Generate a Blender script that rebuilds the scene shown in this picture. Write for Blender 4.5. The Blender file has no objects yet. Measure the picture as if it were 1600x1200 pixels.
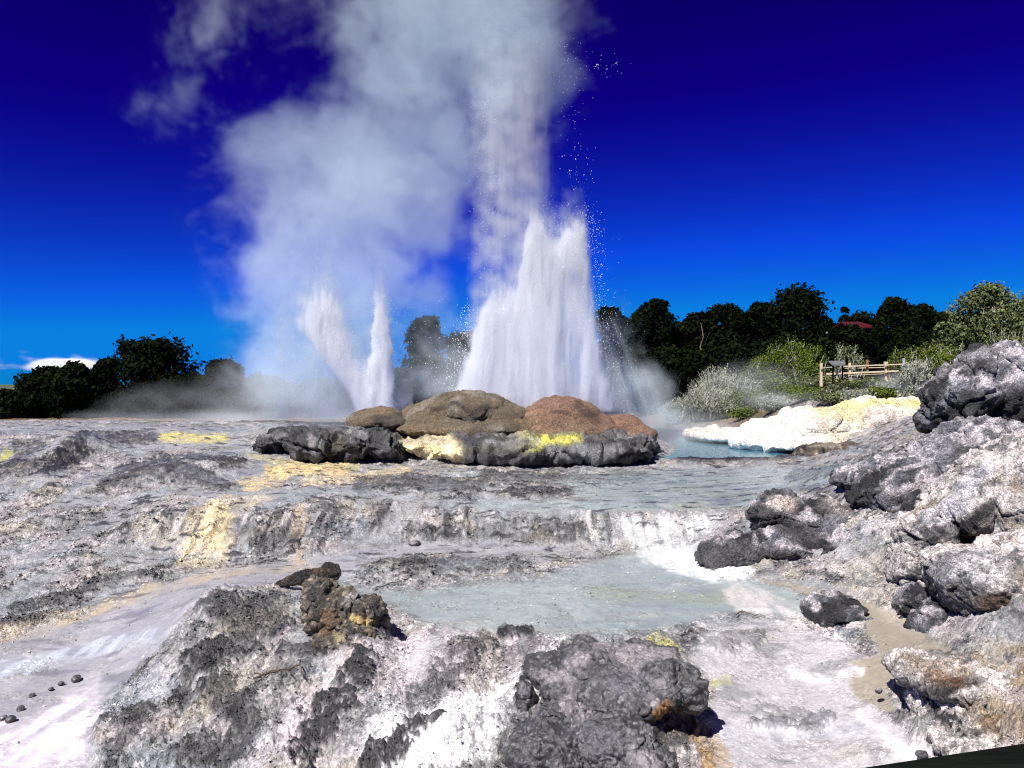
import bpy, math, random
import numpy as np
from mathutils import Vector
rs = np.random.RandomState(7)
random.seed(7)
SC = bpy.context.scene
COL = SC.collection
F = 1300.0          # focal length in photo pixels (1600 wide)
UC, VC = 800.0, 600.0
def P(u, v, Y):
    return np.array([(u-UC)/F*Y, Y, -(v-VC)/F*Y])
def ZV(v, Y):
    return -(v-VC)/F*Y
# ---------------------------------------------------------------- noise
_perm = np.random.RandomState(3).permutation(256).astype(np.int32)
_perm = np.concatenate([_perm, _perm])
_g = np.random.RandomState(5).normal(size=(256, 3)).astype(np.float32)
_g /= np.linalg.norm(_g, axis=1)[:, None]
def pn(x, y, z):
    x = np.asarray(x, np.float32); y = np.asarray(y, np.float32); z = np.asarray(z, np.float32)
    xi = np.floor(x); yi = np.floor(y); zi = np.floor(z)
    fx = x-xi; fy = y-yi; fz = z-zi
    xi = xi.astype(np.int32) & 255; yi = yi.astype(np.int32) & 255; zi = zi.astype(np.int32) & 255
    u = fx*fx*fx*(fx*(fx*6-15)+10); v = fy*fy*fy*(fy*(fy*6-15)+10); w = fz*fz*fz*(fz*(fz*6-15)+10)
    out = 0
    for dx in (0, 1):
        a = _perm[(xi+dx) & 255]
        wx = u if dx else 1-u
        for dy in (0, 1):
            b = _perm[(a+yi+dy) & 255]
            wy = v if dy else 1-v
            for dz in (0, 1):
                h = _perm[(b+zi+dz) & 255]
                g = _g[h]
                wz = w if dz else 1-w
                out = out + wx*wy*wz*(g[..., 0]*(fx-dx)+g[..., 1]*(fy-dy)+g[..., 2]*(fz-dz))
    return out*1.6
def fbm(p, s, oc=4, gain=.5, seed=0, lac=2.03):
    """p: (n,3) points, s: frequency (scalar or 3) -> about -1..1"""
    s = np.broadcast_to(np.asarray(s, np.float32), (3,))
    out = 0; a = 1; t = 0; f = 1.0
    for i in range(oc):
        out = out + a*pn(p[..., 0]*s[0]*f+17.3*seed+3.1*i, p[..., 1]*s[1]*f-9.7*seed+5.7*i, p[..., 2]*s[2]*f+4.1*seed+1.3*i)
        t += a; a *= gain; f *= lac
    return out/t*1.5
def ridge(p, s, oc=4, gain=.55, seed=0):
    s = np.broadcast_to(np.asarray(s, np.float32), (3,))
    out = 0; a = 1; t = 0; f = 1.0
    for i in range(oc):
        n = 1-np.abs(pn(p[..., 0]*s[0]*f+7.3*seed+2.1*i, p[..., 1]*s[1]*f+9.1*seed, p[..., 2]*s[2]*f-3.3*seed+1.7*i))*2
        out = out + a*n; t += a; a *= gain; f *= 2.1
    return out/t
def sst(a, b, x):
    t = np.clip((x-a)/(b-a), 0, 1)
    return t*t*(3-2*t)
def mix(a, b, t):
    return a*(1-t)+b*t
def cmix(c, col, t):
    return c*(1-t)[:, None]+np.asarray(col)[None, :]*t[:, None]
# ---------------------------------------------------------------- objects
def mesh_np(name, V, Fc, smooth=True):
    V = np.asarray(V, np.float32); Fc = np.asarray(Fc, np.int32)
    me = bpy.data.meshes.new(name)
    me.vertices.add(len(V)); me.vertices.foreach_set('co', V.ravel())
    n, k = Fc.shape
    me.loops.add(n*k); me.loops.foreach_set('vertex_index', Fc.ravel())
    me.polygons.add(n)
    me.polygons.foreach_set('loop_start', np.arange(0, n*k, k, dtype=np.int32))
    me.polygons.foreach_set('loop_total', np.full(n, k, np.int32))
    me.polygons.foreach_set('use_smooth', np.full(n, smooth, bool))
    me.update(calc_edges=True)
    return me
def set_col(me, c, wet=None):
    a = me.attributes.new('Col', 'FLOAT_COLOR', 'POINT')
    c4 = np.ones((len(me.vertices), 4), np.float32); c4[:, :3] = np.clip(c, 0, 1)
    a.data.foreach_set('color', c4.ravel())
    if wet is not None:
        b = me.attributes.new('rough', 'FLOAT', 'POINT')
        b.data.foreach_set('value', np.asarray(wet, np.float32).ravel())
def link(me, name, mat=None, parent=None, loc=None):
    o = bpy.data.objects.new(name, me); COL.objects.link(o)
    if mat is not None: me.materials.append(mat)
    if parent is not None: o.parent = parent
    if loc is not None: o.location = loc
    return o
def tag(o, label=None, cat=None, group=None, kind=None):
    if label: o['label'] = label
    if cat: o['category'] = cat
    if group: o['group'] = group
    if kind: o['kind'] = kind
    return o
def empty(name, loc, label, cat, group=None, kind=None):
    o = bpy.data.objects.new(name, None); COL.objects.link(o)
    o.location = loc; o.empty_display_size = .3
    return tag(o, label, cat, group, kind)
class MB:
    """collects tubes and boxes of triangles/quads in world space"""
    def __init__(s): s.v = []; s.f = []; s.n = 0
    def add(s, V, Q):
        s.v.append(np.asarray(V, float)); s.f.append(np.asarray(Q, int)+s.n); s.n += len(V)
    def box(s, c, d, rot=0, tilt=0):
        c = np.asarray(c, float); hx, hy, hz = np.asarray(d)/2
        V = np.array([[x, y, z] for x in (-hx, hx) for y in (-hy, hy) for z in (-hz, hz)])
        ct, st = math.cos(tilt), math.sin(tilt)
        V = np.stack([V[:, 0]*ct-V[:, 2]*st, V[:, 1], V[:, 0]*st+V[:, 2]*ct], 1)
        cr, sr = math.cos(rot), math.sin(rot)
        V = np.stack([V[:, 0]*cr-V[:, 1]*sr, V[:, 0]*sr+V[:, 1]*cr, V[:, 2]], 1)+c
        s.add(V, [[0, 1, 3, 2], [4, 6, 7, 5], [0, 4, 5, 1], [2, 3, 7, 6], [0, 2, 6, 4], [1, 5, 7, 3]])
    def tube(s, pts, rad, k=6):
        pts = np.asarray(pts, float); n = len(pts)
        rad = np.broadcast_to(rad, (n,))
        V = []
        for i in range(n):
            d = pts[min(i+1, n-1)]-pts[max(i-1, 0)]; d = d/(np.linalg.norm(d)+1e-9)
            a = np.cross(d, [0.31, .93, .2]); a /= np.linalg.norm(a)+1e-9; b = np.cross(d, a)
            for j in range(k):
                t = 2*math.pi*j/k
                V.append(pts[i]+rad[i]*(math.cos(t)*a+math.sin(t)*b))
        Q = [[i*k+j, i*k+(j+1) % k, (i+1)*k+(j+1) % k, (i+1)*k+j] for i in range(n-1) for j in range(k)]
        V.append(pts[0]); V.append(pts[-1]); e = n*k
        Q += [[e, (j+1) % k, j, j] for j in range(k)]+[[e+1, (n-1)*k+j, (n-1)*k+(j+1) % k, (n-1)*k+(j+1) % k] for j in range(k)]
        s.add(V, Q)
    def build(s, name, mat, parent=None, org=(0, 0, 0), smooth=False):
        V = np.concatenate(s.v)-np.asarray(org); Q = np.concatenate(s.f)
        q4 = Q[Q[:, 2] != Q[:, 3]]; q3 = Q[Q[:, 2] == Q[:, 3]][:, :3]
        me = bpy.data.meshes.new(name)
        me.from_pydata([tuple(a) for a in V], [], [tuple(map(int, a)) for a in q4]+[tuple(map(int, a)) for a in q3])
        me.polygons.foreach_set('use_smooth', np.full(len(me.polygons), smooth, bool))
        me.update()
        o = link(me, name, mat, parent)
        if parent is None: o.location = org
        return o
# ---------------------------------------------------------------- node helpers
def new_mat(name):
    m = bpy.data.materials.new(name); m.use_nodes = True
    return m, m.node_tree.nodes, m.node_tree.links
def noise_node(N, L, scale, detail=4, coord='Object', rough=.6, dist=0, vec=None):
    t = N.new('ShaderNodeTexNoise'); t.inputs['Scale'].default_value = scale
    t.inputs['Detail'].default_value = detail; t.inputs['Roughness'].default_value = rough
    t.inputs['Distortion'].default_value = dist
    if vec is None:
        tc = N.new('ShaderNodeTexCoord'); L.new(tc.outputs[coord], t.inputs['Vector'])
    else: L.new(vec, t.inputs['Vector'])
    return t
def maprange(N, L, src, a, b, c, d):
    r = N.new('ShaderNodeMapRange'); L.new(src, r.inputs[0])
    for i, x in enumerate((a, b, c, d)): r.inputs[i+1].default_value = x
    return r
def rock_material():
    m, N, L = new_mat('mineral_rock')
    b = N['Principled BSDF']
    at = N.new('ShaderNodeAttribute'); at.attribute_name = 'Col'
    ra = N.new('ShaderNodeAttribute'); ra.attribute_name = 'rough'
    n1 = noise_node(N, L, 9, 5, rough=.7)
    n2 = noise_node(N, L, 45, 4, rough=.7)
    add = N.new('ShaderNodeMath'); add.operation = 'ADD'; L.new(n1.outputs['Fac'], add.inputs[0]); L.new(n2.outputs['Fac'], add.inputs[1])
    # pebbly crust: cells of lighter and darker grains at two sizes
    def cells(scale, lo, hi):
        vo = N.new('ShaderNodeTexVoronoi'); vo.inputs['Scale'].default_value = scale
        tc = N.new('ShaderNodeTexCoord'); L.new(tc.outputs['Object'], vo.inputs['Vector'])
        sc_ = N.new('ShaderNodeSeparateColor'); L.new(vo.outputs['Color'], sc_.inputs[0])
        return maprange(N, L, sc_.outputs[0], 0, 1, lo, hi).outputs[0], vo.outputs['Distance']
    g1, d1 = cells(26, .62, 1.42); g2, d2 = cells(62, .62, 1.45)
    gg = N.new('ShaderNodeMath'); gg.operation = 'MULTIPLY'; L.new(g1, gg.inputs[0]); L.new(g2, gg.inputs[1])
    h1 = N.new('ShaderNodeMath'); h1.operation = 'MULTIPLY_ADD'; L.new(d1, h1.inputs[0]); h1.inputs[1].default_value = -.55; L.new(add.outputs[0], h1.inputs[2])
    # colour mottling fades where the surface is a smooth water film (low 'rough')
    mr0 = maprange(N, L, add.outputs[0], .72, 1.28, .5, 1.5)
    mr = N.new('ShaderNodeMath'); mr.operation = 'MULTIPLY'; L.new(mr0.outputs[0], mr.inputs[0]); L.new(gg.outputs[0], mr.inputs[1])
    m1 = N.new('ShaderNodeMix'); m1.data_type = 'FLOAT'
    mrr = maprange(N, L, ra.outputs['Fac'], .24, .5, .05, 1)
    L.new(mrr.outputs[0], m1.inputs[0]); m1.inputs[2].default_value = 1; L.new(mr.outputs[0], m1.inputs[3])
    vm = N.new('ShaderNodeVectorMath'); vm.operation = 'SCALE'
    L.new(at.outputs['Color'], vm.inputs[0]); L.new(m1.outputs[0], vm.inputs['Scale'])
    L.new(vm.outputs[0], b.inputs['Base Color'])
    L.new(ra.outputs['Fac'], b.inputs['Roughness'])
    b.inputs['Specular IOR Level'].default_value = .5
    bp = N.new('ShaderNodeBump'); bp.inputs['Distance'].default_value = .05
    st = N.new('ShaderNodeMath'); st.operation = 'MULTIPLY'; L.new(mrr.outputs[0], st.inputs[0]); st.inputs[1].default_value = 1.0
    L.new(st.outputs[0], bp.inputs['Strength']); L.new(h1.outputs[0], bp.inputs['Height'])
    L.new(bp.outputs[0], b.inputs['Normal'])
    return m
def simple_mat(name, c, rough=.7, var=.35, scale=6, bump=.3, spec=.4, stretch=None):
    m, N, L = new_mat(name); b = N['Principled BSDF']
    vec = None
    if stretch:
        tc = N.new('ShaderNodeTexCoord'); mp = N.new('ShaderNodeMapping'); mp.inputs['Scale'].default_value = stretch
        L.new(tc.outputs['Object'], mp.inputs['Vector']); vec = mp.outputs[0]
    n = noise_node(N, L, scale, 5, vec=vec)
    r = maprange(N, L, n.outputs['Fac'], .3, .7, 1-var, 1+var)
    vm = N.new('ShaderNodeVectorMath'); vm.operation = 'SCALE'; vm.inputs[0].default_value = c
    L.new(r.outputs[0], vm.inputs['Scale']); L.new(vm.outputs[0], b.inputs['Base Color'])
    b.inputs['Roughness'].default_value = rough; b.inputs['Specular IOR Level'].default_value = spec
    if bump:
        bp = N.new('ShaderNodeBump'); bp.inputs['Strength'].default_value = bump; bp.inputs['Distance'].default_value = .02
        L.new(n.outputs['Fac'], bp.inputs['Height']); L.new(bp.outputs[0], b.inputs['Normal'])
    return m
ROCK = rock_material()
# ---------------------------------------------------------------- camera, sun, sky
cam = bpy.data.cameras.new('camera'); camo = bpy.data.objects.new('camera', cam); COL.objects.link(camo)
camo.location = (0, 0, 0); camo.rotation_euler = (math.radians(90), 0, 0)
cam.sensor_width = 36; cam.lens = 36*F/1600; cam.clip_end = 5000; cam.clip_start = .05
SC.camera = camo
SUN_EL, SUN_AZ = math.radians(53), math.radians(-143)      # azimuth from +Y (view direction), clockwise positive
sd = Vector((math.sin(SUN_AZ)*math.cos(SUN_EL), math.cos(SUN_AZ)*math.cos(SUN_EL), math.sin(SUN_EL)))
sl = bpy.data.lights.new('sun', 'SUN'); sl.energy = 5.0; sl.angle = math.radians(.5); sl.color = (1, .965, .92)
slo = bpy.data.objects.new('sun', sl); COL.objects.link(slo); slo.location = (0, 0, 50)
slo.rotation_euler = sd.to_track_quat('Z', 'Y').to_euler()
w = bpy.data.worlds.new('World'); SC.world = w; w.use_nodes = True
N = w.node_tree.nodes; L = w.node_tree.links
bg = N['Background']
sky = N.new('ShaderNodeTexSky'); sky.sky_type = 'NISHITA'; sky.sun_disc = False
sky.sun_elevation = SUN_EL; sky.sun_rotation = SUN_AZ
sky.altitude = 1500; sky.air_density = 1.0; sky.dust_density = 0.0; sky.ozone_density = 6.0
sep = N.new('ShaderNodeSeparateColor'); L.new(sky.outputs[0], sep.inputs[0])
cmb = N.new('ShaderNodeCombineColor')
def mth(op, a, b):
    n = N.new('ShaderNodeMath'); n.operation = op
    for i, x in enumerate((a, b)):
        if isinstance(x, (int, float)): n.inputs[i].default_value = x
        else: L.new(x, n.inputs[i])
    return n.outputs[0]
# the print is strongly saturated: a contrast curve per channel on the physical sky
L.new(mth('MULTIPLY', mth('POWER', mth('MINIMUM', sep.outputs[2], 6.7), 2.5), .0352), cmb.inputs[2])
L.new(mth('MULTIPLY', mth('POWER', mth('MAXIMUM', mth('SUBTRACT', mth('MINIMUM', sep.outputs[1], 5.7), 1.9), 0), 1.8), .106), cmb.inputs[1])
cmb.inputs[0].default_value = .018
L.new(cmb.outputs[0], bg.inputs['Color']); bg.inputs['Strength'].default_value = .1
SC.view_settings.view_transform = 'Standard'; SC.view_settings.look = 'None'
SC.view_settings.exposure = .88; SC.view_settings.gamma = 1
SC.render.engine = 'CYCLES'
cy = SC.cycles
cy.use_denoising = True; cy.max_bounces = 22; cy.volume_bounces = 20; cy.diffuse_bounces = 6; cy.glossy_bounces = 2
cy.transparent_max_bounces = 8; cy.volume_max_steps = 256; cy.use_adaptive_sampling = True; cy.adaptive_threshold = .02

cy.denoising_prefilter = 'NONE'; cy.denoising_input_passes = 'RGB_ALBEDO_NORMAL'; cy.filter_width = 1.1
# ---------------------------------------------------------------- ground: one sheet, fan shaped grid
def p(v, Y): return (Y, ZV(v, Y))
near = [(2, -4.3), (5, -4.2)]
CP = {
 0: near+[p(1200, 8.4), p(1080, 10.6), p(1000, 12.4), p(940, 14), p(880, 16), p(800, 19), p(740, 22.5), p(690, 27), p(665, 31), p(656, 36), (42, -2.2), (60, -2.5)],
 150: near+[p(1200, 8.4), p(1100, 10.2), p(1000, 12.5), p(950, 13.9), p(900, 15.2), p(850, 16.8), p(800, 18.6), p(760, 21), p(725, 24.5), p(690, 27.5), p(665, 31), p(656, 36), (42, -2.2), (60, -2.5)],
 300: near+[p(1200, 8.4), p(1100, 9.8), p(1000, 11.1), p(950, 12.2), p(935, 13.3), p(890, 15.7), p(870, 16.6), p(800, 18), p(785, 18.6), p(750, 21.5), p(715, 25.5), p(690, 28), p(668, 31), p(657, 36), (42, -2.2), (60, -2.5)],
 450: near+[p(1200, 8.4), p(1100, 9.5), p(1000, 10.7), p(930, 12.6), p(915, 13.6), p(890, 15.2), p(872, 16.3), p(800, 18), p(775, 19.2), p(740, 23), p(722, 26.5), (28, -2.3), (31, -1.75), p(658, 36), (42, -2.2), (60, -2.5)],
 600: near+[p(1200, 8.2), p(1100, 9.4), p(1010, 10.7), p(990, 11.3), p(930, 13.4), p(870, 16.4), p(852, 17.5), p(785, 19.3), p(770, 20.3), p(730, 26.5), (28, -2.5), (32, -1.85), (36, -1.75), (42, -2.2), (60, -2.5)],
 800: near+[p(1200, 8.2), p(1100, 9.4), p(1020, 10.6), p(990, 11.3), p(930, 13.4), p(852, 17.5), p(792, 19), p(775, 20), p(730, 26.5), (28, -2.5), (32, -1.85), (36, -1.75), (42, -2.2), (60, -2.5)],
 1000: near+[p(1200, 8.2), p(1100, 9.6), p(1000, 11.1), p(930, 13.4), p(860, 17.2), p(800, 18.6), p(785, 19.2), p(730, 26.5), (28, -2.55), (30, -2.2), (34, -2.0), (36, -2.2), (40, -2.8), (60, -2.5)],
 1080: near+[p(1200, 8.3), p(1100, 9.7), p(1000, 11.2), p(930, 13.3), p(868, 16.8), p(800, 18.5), p(783, 19.4), p(730, 26.5), (28, -2.48), (29, -2.8), (45, -2.8), (47.5, -2.4), (60, -1.2), (80, -.5)],
 1150: near+[p(1200, 8.3), p(1100, 9.8), p(1000, 11.3), p(930, 13.2), p(880, 14.8), p(800, 18.2), p(760, 21.5), p(730, 26.5), (28, -2.48), (29, -2.8), (44, -2.8), (47, -2.4), (52, -1.2), (60, -.5), (80, .2)],
 1250: near+[p(1200, 8.3), p(1100, 9.8), p(1000, 11.4), p(950, 12.6), p(905, 13.8), p(870, 14.8), p(790, 17.5), p(760, 20), p(740, 23.5), (27.5, -2.5), (29, -2.6), (31, -2.5), (36, -1.9), (40, -.8), (43, -.1), (60, 0), (80, .5)],
 1350: near+[p(1200, 8.1), p(1100, 9.4), p(1000, 10.9), p(940, 12.2), p(900, 12.8), p(800, 14.8), p(745, 17.5), p(715, 20.5), p(700, 25), (29, -2.0), (33, -1.6), (38, -.7), (40.5, -.1), (44, -.1), (60, .2), (80, .5)],
 1450: [(2, -4.1), (5, -4), p(1200, 7.8), p(1100, 8.8), p(1020, 9.8), p(940, 11.3), p(850, 12.8), p(750, 15.5), p(700, 18.5), p(680, 22), (28, -1.3), (36, -.6), (41, -.05), (60, .3), (80, .5)],
 1600: [(2, -3.9), (5, -3.7), p(1200, 7), p(1100, 7.8), p(1000, 8.8), p(900, 10), p(800, 11.5), p(700, 14), p(640, 18), (22, -.15), (30, -.1), (44, 0), (60, .3), (80, .5)],
 1850: [(2, -3.4), (5, -3), (7, -2.3), (10, -1.2), (14, -.3), (22, .3), (44, .4), (80, .8)],
 2300: [(2, -3), (5, -2.4), (7, -1.7), (10, -.7), (14, .2), (22, .5), (44, .7), (80, 1)],
}
CP[-600] = CP[0]
us = sorted(CP)
# rows of the grid: dense where the picture is dense
r1 = 2+np.arange(0, 40)*.13
r1 = r1[r1 < 6.8]
rows = list(r1)
y = 6.8
while y < 30: rows.append(y); y += max(.02, y*y/5200*.9) if y > 9 else .024
while y < 44: rows.append(y); y += .12
while y < 120: rows.append(y); y *= 1.03
rows += [150, 220, 400, 900, 3500]
YR = np.array(rows, np.float32)
UR = np.concatenate([np.arange(-600, -100, 8), np.arange(-100, 1750, 1.9), np.arange(1750, 2301, 8)]).astype(np.float32)
ztab = np.stack([np.interp(YR, [a[0] for a in CP[u]], [a[1] for a in CP[u]]) for u in us], 0)
Z = np.empty((len(YR), len(UR)), np.float32)
for j in range(len(YR)):
    Z[j] = np.interp(UR, us, ztab[:, j])
def blur(A, k, ax):
    ker = np.exp(-.5*(np.arange(-3*k, 3*k+1)/k)**2); ker /= ker.sum()
    pad = [(0, 0), (0, 0)]; pad[ax] = (3*k, 3*k)
    B = np.pad(A, pad, mode='edge')
    return np.apply_along_axis(lambda r: np.convolve(r, ker, 'valid'), ax, B)
Z = blur(blur(Z, 18, 1), 4, 0).astype(np.float32)
print('terrain grid', Z.shape)
UU, YY = np.meshgrid(UR, YR)
XX = (UU-UC)/F*YY
FAR = sst(60, 90, YY)
PT = np.stack([XX, YY, Z], -1).reshape(-1, 3)
u = UU.ravel(); Yf = YY.ravel(); z0 = Z.ravel().copy()
v = VC-z0/Yf*F        # where each ground point was measured in the photograph (plan of stains and water films)
def gn(s, oc=4, seed=0, **k):
    return fbm(PT, s, oc, seed=seed, **k)
wu = u+14*gn(.9, 4, 1)*np.clip(14/Yf, .3, 1.6)+5*gn(4, 3, 2)
wv = v+7*gn(1.1, 4, 3)*np.clip(14/Yf, .3, 1.6)+3*gn(5, 3, 4)
def poly(pts, soft=10):
    pts = np.array(pts, np.float32); n = len(pts)
    out = np.zeros(len(u), np.float32)
    m = np.nonzero((wu > pts[:, 0].min()-2*soft) & (wu < pts[:, 0].max()+2*soft) & (wv > pts[:, 1].min()-2*soft) & (wv < pts[:, 1].max()+2*soft))[0]
    if not len(m): return out
    x, yv = wu[m], wv[m]; d = np.full(len(m), 1e9, np.float32); ins = np.zeros(len(m), bool)
    for i in range(n):
        a, b = pts[i], pts[(i+1) % n]; e = b-a
        t = np.clip(((x-a[0])*e[0]+(yv-a[1])*e[1])/(e@e+1e-6), 0, 1)
        d = np.minimum(d, (x-a[0]-t*e[0])**2+((yv-a[1]-t*e[1]))**2)
        c = ((a[1] > yv) != (b[1] > yv)) & (x < (b[0]-a[0])*(yv-a[1])/(b[1]-a[1]+1e-9)+a[0])
        ins ^= c
    sd_ = np.sqrt(d)*np.where(ins, 1, -1)
    out[m] = sst(-soft, soft, sd_)
    return out
def line(pts, wd, soft=1.0):
    out = np.zeros(len(u), np.float32); pts = np.array(pts, np.float32)
    for i in range(len(pts)-1):
        a, b = pts[i], pts[i+1]; e = b-a
        t = np.clip(((wu-a[0])*e[0]+(wv-a[1])*e[1])/(e@e+1e-6), 0, 1)
        d = np.sqrt((wu-a[0]-t*e[0])**2+(wv-a[1]-t*e[1])**2)
        out = np.maximum(out, 1-sst(wd*.3, wd*(1+soft), d))
    return out
def mx(*a):
    o = a[0]
    for b in a[1:]: o = np.maximum(o, b)
    return o
# ---- smooth water films
pool = poly([(520, 908), (600, 922), (700, 915), (840, 905), (960, 868), (1010, 852), (1100, 850), (1090, 892), (1180, 905), (1250, 918), (1300, 950), (1240, 965), (1120, 960), (1040, 985), (900, 992), (760, 990), (650, 975), (610, 945), (520, 925)], 13)
streaml = poly([(600, 855), (700, 845), (950, 850), (820, 868), (640, 872), (540, 905), (430, 915), (330, 950), (230, 1030), (150, 1110), (130, 1230), (-200, 1230), (-200, 1010), (0, 1003), (130, 962), (230, 915), (310, 895), (460, 872)], 8)
channel = poly([(-150, 1015), (0, 1000), (200, 980), (330, 930), (300, 985), (180, 1050), (0, 1070), (-150, 1090)], 12)
upper = poly([(860, 748), (1000, 732), (1330, 727), (1300, 760), (1200, 785), (1130, 800), (1000, 800), (820, 800), (700, 795), (800, 780), (900, 778)], 10)
uppl = mx(line([(130, 752), (230, 735), (380, 705), (420, 715), (400, 740), (250, 775)], 9), line([(100, 790), (250, 775), (420, 768), (560, 772), (700, 790)], 6), line([(0, 668), (200, 672), (380, 675)], 5), line([(40, 720), (150, 700), (380, 692)], 6))
casc = poly([(930, 800), (1130, 798), (1150, 820), (1100, 850), (1085, 885), (1020, 870), (960, 850), (920, 830)], 10)
right = poly([(1110, 985), (1180, 960), (1260, 985), (1350, 1020), (1400, 1030), (1370, 1100), (1420, 1150), (1450, 1220), (1120, 1220), (1110, 1130), (1120, 1080), (1080, 1030)], 10)
brown = poly([(1120, 893), (1250, 912), (1345, 935), (1420, 960), (1440, 1000), (1490, 1022), (1400, 1032), (1385, 1080), (1400, 1120), (1340, 1090), (1330, 1030), (1370, 1020), (1360, 965), (1270, 925), (1180, 905)], 5)
W = mx(pool, streaml, channel, upper, uppl*.7, right*.85, brown, casc*.4)
near_pond = sst(1060, 1100, u)*sst(27.4, 28, Yf)
W = np.clip(W*(1-.25*sst(.1, .5, gn(2.2, 4, 9))), 0, 1)
film = sst(.02, .38, fbm(PT, (1.3, .40, .5), 4, seed=24))*sst(7.5, 10, Yf)*(1-sst(34, 40, Yf))*(1-sst(1330, 1400, u)*sst(9, 11, Yf))
W = np.maximum(W, .62*film)              # thin water sheets between the crusts
R = 1-W                                  # rough crust
# ---- relief
crust = gn(1.0, 5, 11)
lump = ridge(PT, (1.7, 1.2, 1.7), 4, seed=12)
peb = ridge(PT, 7.0, 3, seed=13)
fine = gn(22, 2, 14)
runn = fbm(PT, (3.2, .5, .35), 4, seed=15)            # runnels down the step faces
dY = np.gradient(Z, axis=0)/np.gradient(YY, axis=0)
steep = sst(.12, .4, dY).ravel()
fade = np.clip(1.3-Yf/60, .25, 1)*(1-FAR.ravel())
Q = W.copy()
dz = R*(.10*crust+.06*(lump-.3)+.042*peb+.018*ridge(PT, 17., 2, seed=19)*sst(24, 14, Yf)+.010*fine)*fade*(1+.7*sst(10, 8, Yf))
dz += steep*R*(.17*runn+.05*ridge(PT, (6, 2, 1), 3, seed=16))*fade
dz += W*(.012*gn((2.5, 1.2, 1), 3, 17)+.006*peb*sst(.3, .8, right+streaml))
# terracettes: small rimmed ledges where thin water spreads
ph = (z0+.16*gn(.55, 4, 21))/.11
st = (np.floor(ph)+sst(.55, 1, ph-np.floor(ph)))*.11-ph*.11
led = (1-W*.85)*sst(8.5, 11, Yf)*(1-steep*.6)*(1-FAR.ravel())
dz += .8*st*led
# local swells seen in the photograph
def swell(uu, vv, ru, rv, h, rot=0):
    c, s = math.cos(rot), math.sin(rot)
    a = (wu-uu)*c+(wv-vv)*s; b = -(wu-uu)*s+(wv-vv)*c
    return h*np.exp(-(a/ru)**2-(b/rv)**2)
dz += swell(110, 705, 60, 16, .45, -.25)+swell(280, 745, 90, 16, .35, -.15)+swell(60, 760, 80, 25, .25)+swell(340, 960, 70, 40, .22, -.5)
dz += swell(560, 1050, 60, 60, .25, -.6)+swell(700, 1040, 60, 40, .18)+swell(840, 1035, 40, 40, .15)+swell(300, 1070, 60, 70, .25, .2)+swell(420, 1120, 70, 60, .2)
dz += swell(650, 890, 120, 14, .08)+swell(820, 885, 80, 10, .06)+swell(690, 1160, 50, 30, .2)+swell(560, 1165, 50, 40, .22)
dz -= swell(650, 1150, 30, 70, .15, .5)+swell(760, 1080, 60, 18, .15, -.5)+swell(290, 1100, 18, 60, .15, .3)
z = z0+dz
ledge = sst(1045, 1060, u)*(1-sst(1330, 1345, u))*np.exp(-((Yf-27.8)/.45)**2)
z = z+.10*ledge
# hills and ground beyond
z = z+(1-R*0)*sst(48, 70, Yf)*.3*fbm(PT, .06, 3, seed=30)
# ---- stains, deposits, wet and dry crust (all are colours of the ground itself)
n1 = gn(.8, 5, 31); n2 = gn(3.2, 4, 32); n3 = gn(11, 3, 33); n4 = gn(24, 2, 39)
C = np.broadcast_to(np.array([.30, .292, .292]), (len(u), 3)).copy()
C = cmix(C, (.13, .125, .14), sst(-.05, .45, .6*n1+.6*n2+.5*n3)*.8)
C = cmix(C, (.07, .068, .08), sst(.15, .5, n2+.7*n3+.4*n4)*.65*R)
C = cmix(C, (.58, .53, .53), sst(.0, .45, gn(1.6, 4, 34)-.5*n3+.3*n4)*.75)
C = cmix(C, (.46, .41, .31), sst(.05, .5, gn(.9, 4, 35))*.6)
C = cmix(C, (.36, .40, .45), sst(.0, .5, gn(.7, 4, 46))*.55)
C = cmix(C, (.50, .42, .43), sst(.1, .5, gn(.8, 4, 47))*.5)
C = cmix(C, (.62, .56, .57), sst(.25, .6, gn(6, 3, 36))*.5*R)
wcol = np.broadcast_to(np.array([.38, .40, .43]), (len(u), 3)).copy()
wcol = cmix(wcol, (.37, .43, .43), mx(pool, upper))
wcol = cmix(wcol, (.44, .43, .46), mx(streaml, channel)*.9)
wcol = cmix(wcol, (.56, .54, .57), right)
wcol = cmix(wcol, (.58, .55, .57), sst(.0, .5, fbm(PT, (1.5, .45, .5), 4, seed=37))*.6*(1-.75*mx(pool, upper)))
wcol = cmix(wcol, (.17, .18, .21), sst(.1, .5, fbm(PT, (1.2, 2.6, .5), 4, seed=38))*.5*(1-.6*pool))
wcol = cmix(wcol, (.42, .36, .25), brown*.85)
wcol = cmix(wcol, (.36, .40, .30), line([(930, 925), (1060, 933), (1150, 930)], 7)*.6+line([(1060, 765), (1180, 775), (1230, 770)], 6)*.5+line([(1060, 790), (1150, 793)], 4)*.6)
C = mix(C, wcol, W[:, None])
streak = sst(-.25, .35, fbm(PT, (4.5, .8, .5), 3, seed=40))
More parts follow.
